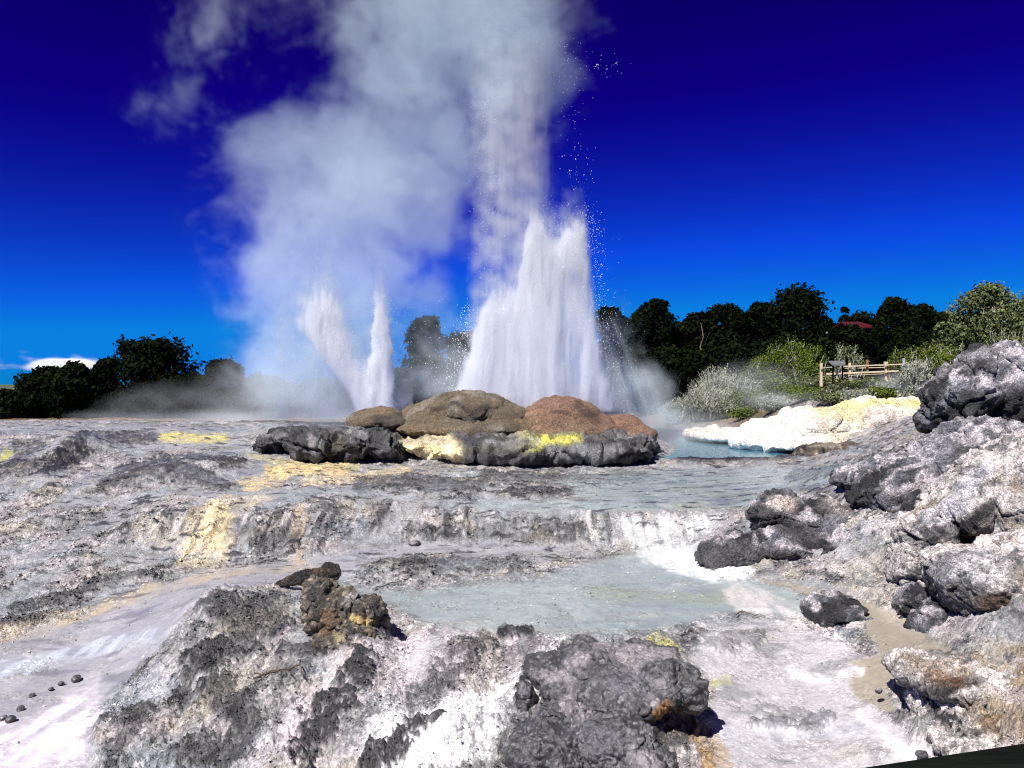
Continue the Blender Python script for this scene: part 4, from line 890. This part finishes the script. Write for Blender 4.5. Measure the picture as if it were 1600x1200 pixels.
for a in [('misty dark tree beside the right edge of the tall jet', 950, 482, 650, 66, 42, 16), ('dark tree with a notched flat crown right of the jet', 1025, 469, 650, 66, 46, 18), ('slim dark tree in front of the notched crown', 1000, 486, 650, 64, 36, 12), ('dark tree with a ragged top before the pale trunk', 1092, 492, 650, 66, 40, 14), ('dark pointed tree left of the biggest dome', 1137, 478, 645, 66, 42, 14),
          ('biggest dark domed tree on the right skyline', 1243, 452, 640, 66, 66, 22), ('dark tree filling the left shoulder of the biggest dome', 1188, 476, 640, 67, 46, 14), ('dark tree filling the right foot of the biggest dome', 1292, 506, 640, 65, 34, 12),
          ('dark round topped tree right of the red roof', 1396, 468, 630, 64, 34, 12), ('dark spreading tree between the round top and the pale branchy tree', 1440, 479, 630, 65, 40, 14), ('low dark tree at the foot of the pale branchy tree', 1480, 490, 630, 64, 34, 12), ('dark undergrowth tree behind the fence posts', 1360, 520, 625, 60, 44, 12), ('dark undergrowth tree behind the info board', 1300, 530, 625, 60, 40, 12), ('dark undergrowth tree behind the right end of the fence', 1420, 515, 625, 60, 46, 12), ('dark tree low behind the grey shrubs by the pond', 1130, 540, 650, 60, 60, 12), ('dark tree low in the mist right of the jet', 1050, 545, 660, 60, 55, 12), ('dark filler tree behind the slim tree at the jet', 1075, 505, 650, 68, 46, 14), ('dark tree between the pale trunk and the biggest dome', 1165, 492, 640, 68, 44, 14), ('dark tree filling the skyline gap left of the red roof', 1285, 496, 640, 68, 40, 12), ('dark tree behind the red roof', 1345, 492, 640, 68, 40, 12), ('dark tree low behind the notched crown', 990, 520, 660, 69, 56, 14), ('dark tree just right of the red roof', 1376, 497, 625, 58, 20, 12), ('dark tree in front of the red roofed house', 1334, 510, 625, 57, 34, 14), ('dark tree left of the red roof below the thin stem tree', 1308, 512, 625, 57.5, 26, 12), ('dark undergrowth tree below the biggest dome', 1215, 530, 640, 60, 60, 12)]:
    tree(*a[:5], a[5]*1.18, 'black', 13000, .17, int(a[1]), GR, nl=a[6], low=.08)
tree('small dark round crown on a thin stem left of the red roof', 1320, 480, 540, 66, 15, 'black', 1600, .13, 77, GR, nl=6, low=.35)
# pale dead trunk standing in the dark wood
t = empty('bare_trunk', (P(1096, 610, 60.5)), 'pale bare trunk standing in front of the dark wood', 'tree')
mb = MB(); mb.tube([P(1092, 640, 60.5), P(1094, 575, 60.5), P(1098, 556, 60.5), P(1094, 542, 60.5), P(1099, 526, 60.5), P(1095, 504, 60.5)], [.09, .07, .06, .05, .035, .012], 7); mb.tube([P(1098, 545, 60.5), P(1108, 520, 57.4)], [.025, .01], 5); mb.tube([P(1096, 530, 60.5), P(1090, 505, 57.6)], [.02, .01], 5)
mb.build('trunk', BARK2, t, np.array(t.location), True)
tree('sunlit branchy tree with silvery limbs at the right edge', 1545, 447, 625, 50, 66, 'olive', 22000, .10, 501, None, nl=26, low=.1, bark=PBARK, showlimb=22, limbs=10, dome=.4)
tree('second silvery branchy tree cut by the right edge of the photo', 1612, 470, 620, 49, 50, 'olive', 14000, .10, 502, None, nl=16, low=.1, bark=PBARK, showlimb=12, limbs=8)
tree('smaller branchy tree left of the silvery limbed tree', 1482, 505, 620, 49, 42, 'olive', 12000, .10, 503, None, nl=14, low=.05, bark=PBARK, showlimb=10, limbs=8)
def shrub(label, u_, vt, vb, Y, wpx, mat, n, seed, twigs, group, leaf=.06, up=1.0):
    rr = np.random.RandomState(seed)
    zb = ground_z((u_-UC)/F*Y, Y)-.05; H = max(.5, ZV(vt, Y)-zb); Rw = wpx*Y/F; base = np.array([(u_-UC)/F*Y, Y, zb])
    t = empty('shrub', base, label, 'shrub', group)
    mb = MB(); tips = []
    for i in range(twigs):
        a = rr.uniform(0, 2*math.pi); q = Rw*math.sqrt(rr.uniform(0, 1)); x, y_ = math.cos(a)*q, math.sin(a)*q*.7
        hh = H*math.sqrt(max(.05, 1-(q/Rw)**2*.8))*rr.uniform(.7, 1.03)
        s0 = base+[x*.55, y_*.55, 0]; tip = base+[x+rr.normal(0, .05)*Rw, y_, hh]
        mid = s0*.5+tip*.5+rr.normal(0, .06*Rw, 3)
        mb.tube([s0, mid, tip], [.025, .018, .008], 3); tips.append(tip)
        for j in range(4):
            q0 = mid+(tip-mid)*rr.uniform(0, .9); e_ = q0+[rr.normal(0, .13)*Rw, rr.normal(0, .13)*Rw, rr.uniform(.05, .22)*H*up]
            mb.tube([q0, e_], [.012, .005], 3); tips.append(e_)
    mb.build('stems', TWIG if mat != 'green' else PBARK, t, base)
    lobes = []
    for i in range(12):
        a = rr.uniform(0, 2*math.pi); q = Rw*math.sqrt(rr.uniform(0, 1))*.75
        hh = H*math.sqrt(max(.1, 1-(q/Rw)**2))
        r = Rw*rr.uniform(.22, .4); lobes.append([base[0]+math.cos(a)*q, Y+math.sin(a)*q*.7, zb+max(hh*rr.uniform(.45, .9)-r*.5, r*.6), r])
    pts, nrm, tc = crown_points(lobes, n, rr, .45)
    tp = np.array(tips); k = rr.randint(len(tp), size=n//3); p2 = tp[k]+rr.normal(0, .10, (len(k), 3))
    pts = np.concatenate([pts, p2]); nrm = np.concatenate([nrm, rr.normal(size=(len(k), 3))+[0, 0, 1]]); tc = np.concatenate([tc, rr.uniform(-.5, .8, len(k))])
    pts[:, 2] = np.maximum(pts[:, 2], zb+.02)
    leaves('foliage', pts, nrm, leaf, LM[mat], t, rr, np.clip(.5+.6*tc+rr.normal(0, .2, len(pts)), 0, 1), base)
    return t
GS = 'shrubs round the pond and the fence'
for a in [('ash grey twiggy shrub at the left end of the pond shore', 1062, 622, 669, 49, 34, 'grey', 3500, 11, 120), ('ash grey shrub with upright stems on the pond shore', 1105, 600, 669, 48.5, 48, 'grey', 5000, 12, 220), ('tall ash grey shrub on the rise above the pond shore', 1120, 572, 630, 51, 44, 'grey', 4500, 13, 160), ('straw grey shrub in front of the dark bush on the shore', 1145, 622, 669, 47.8, 36, 'grey', 3500, 14, 160), ('dark green bush at the left end of the white bank', 1188, 610, 669, 47, 40, 'green', 5000, 15, 30), ('ash grey shrub behind the dark shore bush', 1172, 585, 640, 49, 34, 'grey', 3200, 16, 90),
          ('large sunlit green bush with dead grey twigs left of the fence', 1238, 528, 622, 50, 60, 'green', 9000, 17, 70), ('rounded green bush left below the large sunlit bush', 1195, 555, 630, 49.5, 44, 'green', 6000, 18, 40), ('green bush directly left of the first fence post', 1262, 568, 620, 46, 32, 'green', 4000, 19, 50), ('olive bush below the left half of the fence', 1285, 596, 640, 43, 32, 'olive', 4000, 20, 80), ('green bush behind the white bank, left part', 1235, 600, 645, 43.5, 36, 'green', 4500, 21, 40), ('olive twiggy bush under the info board', 1318, 602, 638, 41, 22, 'olive', 2600, 22, 60), ('low olive bush under the brown bank', 1358, 606, 640, 40.5, 26, 'olive', 2600, 23, 60), ('grey twiggy bush below the right end of the fence', 1405, 603, 640, 40, 26, 'grey', 2800, 24, 80), ('silver grey bush between the fence and the boulders', 1437, 562, 635, 39, 34, 'grey', 4600, 25, 150), ('green bush above the silver grey bush', 1445, 535, 600, 45, 36, 'green', 4000, 26, 30), ('green bush behind the right end of the fence rail', 1408, 545, 600, 47, 28, 'green', 3000, 27, 20), ('brownish bush behind the info board', 1325, 535, 590, 48, 26, 'olive', 2600, 28, 40), ('small green bush on the top of the boulder bank', 1490, 540, 600, 38, 32, 'green', 3600, 29, 40), ('olive bush beyond the boulder top, nearest the photo edge', 1575, 510, 600, 42, 44, 'olive', 4000, 30, 60),
          ('grey bush on the slope above the left end of the white bank', 1210, 618, 650, 42, 30, 'grey', 3600, 31, 80), ('green bush close behind the middle of the white bank', 1262, 606, 640, 40.5, 30, 'green', 3800, 32, 40), ('olive bush close behind the yellow top of the white bank', 1300, 608, 640, 38.5, 26, 'olive', 3000, 33, 60), ('low grey bush right behind the yellow sulphur crust', 1340, 610, 640, 37.5, 24, 'grey', 2600, 34, 60), ('low green bush behind the right part of the yellow crust', 1378, 608, 640, 37.8, 24, 'green', 2600, 35, 30), ('dark green bush at the water edge left of the white bank', 1165, 640, 668, 45, 26, 'green', 3000, 36, 20), ('green bush on the slope left of the fence', 1225, 585, 640, 45.5, 38, 'green', 4200, 37, 30), ('grey bush low behind the round boulder', 1428, 606, 640, 37, 24, 'grey', 2600, 38, 60)]:
    shrub(*a, GS)
# ---------------------------------------------------------------- fence, board, house, log, twigs, rail
WOODP = simple_mat('pale_wood', (.52, .44, .30), .7, .3, 8, stretch=(1, 6, 6))
WOODB = simple_mat('brown_wood', (.22, .12, .04), .7, .3, 8, stretch=(6, 6, 1))
WOODG = simple_mat('grey_wood', (.33, .35, .33), .8, .3, 8, stretch=(6, 6, 1))
WOODD = simple_mat('dark_wood', (.005, .006, .004), .75, .5, 5, .5, stretch=(1, 8, 8), spec=.05)
Yf_ = 41.5
fb0 = P(1350, 602, Yf_)
fe = empty('wooden_fence', fb0, 'pale wooden post and rail fence on the brown bank below the wood', 'fence')
def post(uu, vt, vb, wpx, mat, Y=Yf_, cap=None):
    a, b_ = P(uu, vt, Y), P(uu, vb, Y); mb = MB(); wd = wpx*Y/F
    mb.box((a+b_)/2, (wd, wd, abs(a[2]-b_[2])))
    if cap: mb.box(a-[0, 0, .0], (cap*Y/F, wd*1.3, .12))
    mb.build('post', mat, fe, fb0)
def rail(u1, v1, u2, v2, hpx, mat, Y=Yf_-.13):
    a, b_ = P(u1, v1, Y), P(u2, v2, Y); mb = MB(); l = np.linalg.norm(b_-a)
    mb.box((a+b_)/2, (l, .05, hpx*Y/F), 0, math.atan2(b_[2]-a[2], b_[0]-a[0])); mb.build('rail', mat, fe, fb0)
post(1283, 567, 604, 3.2, WOODP); post(1327.5, 567, 604, 3.0, WOODP); post(1355, 562, 604, 3.0, WOODB); post(1384, 567, 602, 2.6, WOODP, cap=5); post(1412, 560, 600, 3.0, WOODG); post(1422, 564, 598, 2.4, WOODB, Yf_+.6)
rail(1282, 575, 1302, 573.5, 1.4, WOODG); rail(1318, 572.5, 1412, 569, 1.9, WOODP); rail(1320, 575.4, 1334, 575, 1.2, WOODP, Yf_+.9); rail(1342, 575, 1382, 574, 1.3, WOODP, Yf_+.9)
rail(1291, 584.5, 1404, 579.5, 2.6, WOODP); rail(1316, 587, 1380, 584, 1.0, WOODP, Yf_-.3); rail(1412, 569, 1424, 570, 1.4, WOODG)
sg = empty('bollard', P(1308, 602, 41), 'short pale post under the info board', 'post'); mb = MB(); mb.tube([P(1308, 604, 41), P(1308, 575.5, 41), P(1308, 574.6, 41)], [.05, .05, .03], 8); mb.build('shaft', WOODP, sg, P(1308, 602, 41), True)
ib0 = P(1309, 600, 40.8); ib = empty('info_board', ib0, 'dark tilted information board on two legs at the left of the fence', 'sign')
mb = MB(); a = P(1309, 567.5, 40.8)
c, s = .82, .57
hw, hl = .30*1.05, .17
V = [a+np.array([sx*(hw+(.10 if sy > 0 else 0)), sy*hl*c, sy*hl*s+dz_]) for sx in (-1, 1) for sy in (-1, 1) for dz_ in (-.025, .025)]
mb.add(V, [[0, 1, 3, 2], [4, 6, 7, 5], [0, 4, 5, 1], [2, 3, 7, 6], [0, 2, 6, 4], [1, 5, 7, 3]]); pn_ = mb.build('panel', simple_mat('board_face', (.10, .11, .11), .4, .2, 5), ib, ib0)
for uu in (1301.5, 1316.5):
    mb = MB(); mb.box((P(uu, 568, 40.85)+P(uu, 602, 40.85))/2, (.06, .06, 34*40.8/F)); mb.build('leg', WOODD, ib, ib0)
# house among the trees
hb = P(1345, 545, 59.5); ho = empty('house', hb, 'small house with a red roof showing between the dark trees', 'house')
def gable(u1, u2, vr, ve, Y, dep):
    a, b_ = P(u1, ve, Y)+[-.15, -.15, 0], P(u2, ve, Y)+[.15, -.15, 0]; r1, r2 = P(u1+3, vr, Y)+[0, dep/2, 0], P(u2-5, vr, Y)+[0, dep/2, 0]
    c1, c2 = a+[0, dep+.3, 0], b_+[0, dep+.3, 0]; t = np.array([0, 0, .10])
    V = [a, b_, r2, r1, c1, c2, a+t, b_+t, r2+t, r1+t, c1+t, c2+t]
    return V, [[6, 7, 8, 9], [9, 8, 11, 10], [1, 0, 3, 2], [2, 3, 4, 5], [0, 1, 7, 6], [4, 10, 11, 5], [0, 6, 9, 3], [3, 9, 10, 4], [1, 2, 8, 7], [2, 5, 11, 8]]
Yh = 59
mb = MB(); V, Q = gable(1326, 1364, 502, 513, Yh, 3.4); mb.add(V, Q); mb.build('roof', simple_mat('red_roof', (.055, .004, .005), .5, .25, 10), ho, hb)
mb = MB(); a, b_ = P(1324, 513, Yh), P(1366, 513, Yh); cz = (a[2]-.02+hb[2]-1)/2; mb.box(((a[0]+b_[0])/2, Yh+1.7, cz), (b_[0]-a[0], 3.2, a[2]-.02-hb[2]+1)); mb.build('wall', simple_mat('house_wall', (.08, .07, .06), .8), ho, hb)
mb = MB(); a = P(1330, 516.5, Yh-.08); mb.box(a, (.4, .06, .35)); wn = mb.build('window', WOODP, ho, hb)
lf = empty('lean_to', P(1305, 545, 58), 'little white lean-to roof left of the red roof', 'shed')
lb = np.array(lf.location); mb = MB(); mb.box(P(1304, 518, 58), (.75, 1.2, .10), 0, .12); mb.build('roof', simple_mat('white_sheet', (.5, .5, .48), .5), lf, lb)
mb = MB(); mb.box(P(1304, 518, 58)-[0, 0, .75], (.62, .9, 1.36)); mb.build('wall', simple_mat('lean_to_wall', (.04, .035, .03), .8), lf, lb)
# driftwood log
lg0 = P(482, 905, hit(432, 912)-.2); LZ = .05
def logmesh():
    n, k = 90, 40; V = []
    a, b_ = P(432, 909, hit(432, 912)-.1), P(531, 886, hit(432, 912)-.5)
    for i in range(n):
        t = i/(n-1); c = a+(b_-a)*t; c = c+[0, 0, .02*math.sin(t*5)]
        r = .04+.085*min(1, t*1.9)**.8+.03*math.exp(-((t-.80)/.05)**2)
        if t > .975: r *= max(.05, 1-(t-.975)/.025*.9)
        for j in range(k):
            th = 2*math.pi*j/k; bulge = 1+.30*math.exp(-((t-.86)/.07)**2)*max(0, math.sin(th))
            V.append(c+r*bulge*(math.cos(th)*np.array([.12, 1, .1])+math.sin(th)*np.array([-.2, 0, .92])))
    V = np.array(V); ctr = np.repeat(V.reshape(n, k, 3).mean(1), k, 0); d = V-ctr
    nz = ridge(V, (4, 14, 14), 3, seed=201); n2_ = fbm(V, 5, 3, seed=202)
    V = ctr+d*(1+.28*(nz-.4)+.22*n2_)[:, None]
    Q = [[i*k+j, i*k+(j+1) % k, (i+1)*k+(j+1) % k, (i+1)*k+j] for i in range(n-1) for j in range(k)]
    V = np.concatenate([V, [a-[.02, 0, 0]], [b_+[.02, 0, 0]]]); e = n*k
    Q += [[e, (j+1) % k, j, e] for j in range(k)]+[[e+1, (n-1)*k+j, (n-1)*k+(j+1) % k, e+1] for j in range(k)]
    return V, np.array(Q), nz
V, Q, nz = logmesh()
me = bpy.data.meshes.new('driftwood_log'); me.from_pydata([tuple(x) for x in V-lg0], [], [tuple(dict.fromkeys(map(int, q))) for q in Q]); me.polygons.foreach_set('use_smooth', np.ones(len(me.polygons), bool)); me.update()
nv = len(V); q2 = fbm(V, 6, 4, seed=203)
c = np.broadcast_to([.022, .016, .011], (nv, 3)); c = cmix(c, (.10, .065, .035), sst(.15, .5, q2)*.7); c = cmix(c, (.012, .010, .009), sst(.0, -.4, q2))
set_col(me, c, np.full(nv, .5))
tag(link(me, 'driftwood_log', ROCK, None, lg0-[0, 0, LZ]), 'short dark driftwood log lying across the pool behind the brown boulder', 'log')
def twig(label, paths, Y, r, mat, ref, zoff=0):
    o0 = P(*ref, hit(*ref)); mb = MB(); rr = np.random.RandomState(ref[0])
    for pth, rad in paths:
        pts = [P(a, b_, hit(a, b_)-.10)+np.array([0, 0, .022]) for (a, b_, dy) in pth]
        q = []
        for i in range(len(pts)-1):
            for s_ in (0, .33, .66): q.append(pts[i]+(pts[i+1]-pts[i])*s_+rr.normal(0, .006, 3)*(i+s_ > 0))
        q.append(pts[-1]); rads = np.linspace(rad, rad*.45, len(q)); mb.tube(q, rads, 6)
    o = mb.build('twig', mat, None, o0, True); tag(o, label, 'twig', 'dead twigs lying on the terraces'); return o
DT = simple_mat('dead_twig', (.07, .05, .03), .7, .4, 20); DT2 = simple_mat('bleached_twig', (.20, .19, .17), .7, .4, 20)
twig('bleached forked twig lying in the pool right of the brown boulder', [([(583, 922, 0), (600, 917, 0), (618, 911, .1), (626, 908, .1)], .018), ([(606, 915, .05), (618, 913, 0), (629, 911, 0)], .014), ([(617, 911, .1), (619, 906, .1)], .010)], 13.3, .02, DT2, (605, 918))
twig('dark branching twig hanging on the slope at lower left', [([(396, 1063, 0), (420, 1054, 0), (447, 1049, 0), (469, 1040, 0), (472, 1058, 0)], .014), ([(408, 1058, 0), (428, 1049, 0), (447, 1049, 0)], .011), ([(447, 1049, 0), (455, 1056, 0), (462, 1062, 0)], .008), ([(420, 1055, 0), (405, 1066, 0)], .008), ([(398, 1055, 0), (410, 1059, 0)], .013)], 9.2, .02, DT, (435, 1055))
twig('thin bent twig on the wet flow at the right of the middle pool', [([(1150, 962, 0), (1160, 957, 0), (1166, 959, 0), (1176, 963, 0), (1184, 962, 0)], .010), ([(1156, 958, 0), (1170, 961, 0)], .007)], 12.1, .02, DT, (1166, 962))
# viewing platform rail beside the camera
a = np.array([.454, 1.083, -.5]); b_ = np.array([.712, 1.157, -.5]); d = (b_-a)/np.linalg.norm(b_-a); nrm2 = np.array([d[1], -d[0], 0])
p0 = a-d*1.6+nrm2*.075-[0, 0, .025]; p1 = a+d*3.2+nrm2*.075-[0, 0, .025]
hr = empty('handrail', (p0[0], p0[1], -1.7), 'dark wooden handrail crossing the bottom right corner close to the camera', 'railing')
ho_ = np.array(hr.location); rot = math.atan2(d[1], d[0])
mb = MB(); mb.box((p0+p1)/2, (np.linalg.norm(p1-p0), .15, .05), rot); mb.build('top_rail', WOODD, hr, ho_)
mb = MB(); mb.box((p0+p1)/2-[0, 0, .65], (np.linalg.norm(p1-p0), .04, .09), rot); mb.build('lower_rail', WOODD, hr, ho_)
for s_ in (.1, 1.7, 3.3, 4.7):
    mb = MB(); q = p0+d*s_; mb.box((q[0], q[1], -1.125), (.09, .09, 1.2), rot); mb.build('post', WOODD, hr, ho_)
bw0 = (p0+p1)/2+nrm2*.9; bw0[2] = -1.80
bw = empty('boardwalk', bw0, 'dark wooden viewing boardwalk under the camera behind the handrail', 'boardwalk')
mb = MB()
for i in range(34):
    q = p0+d*(.07+i*.141)+nrm2*.75; mb.box((q[0], q[1], -1.765), (.13, 1.75, .06), rot)
mb.build('deck', WOODD, bw, bw0)
for s_ in (.2, 2.4, 4.6):
    for w_ in (.0, 1.5):
        mb = MB(); q = p0+d*s_+nrm2*w_; mb.box((q[0], q[1], -3.1), (.14, .14, 2.6), rot); mb.build('support_post', WOODD, bw, bw0)
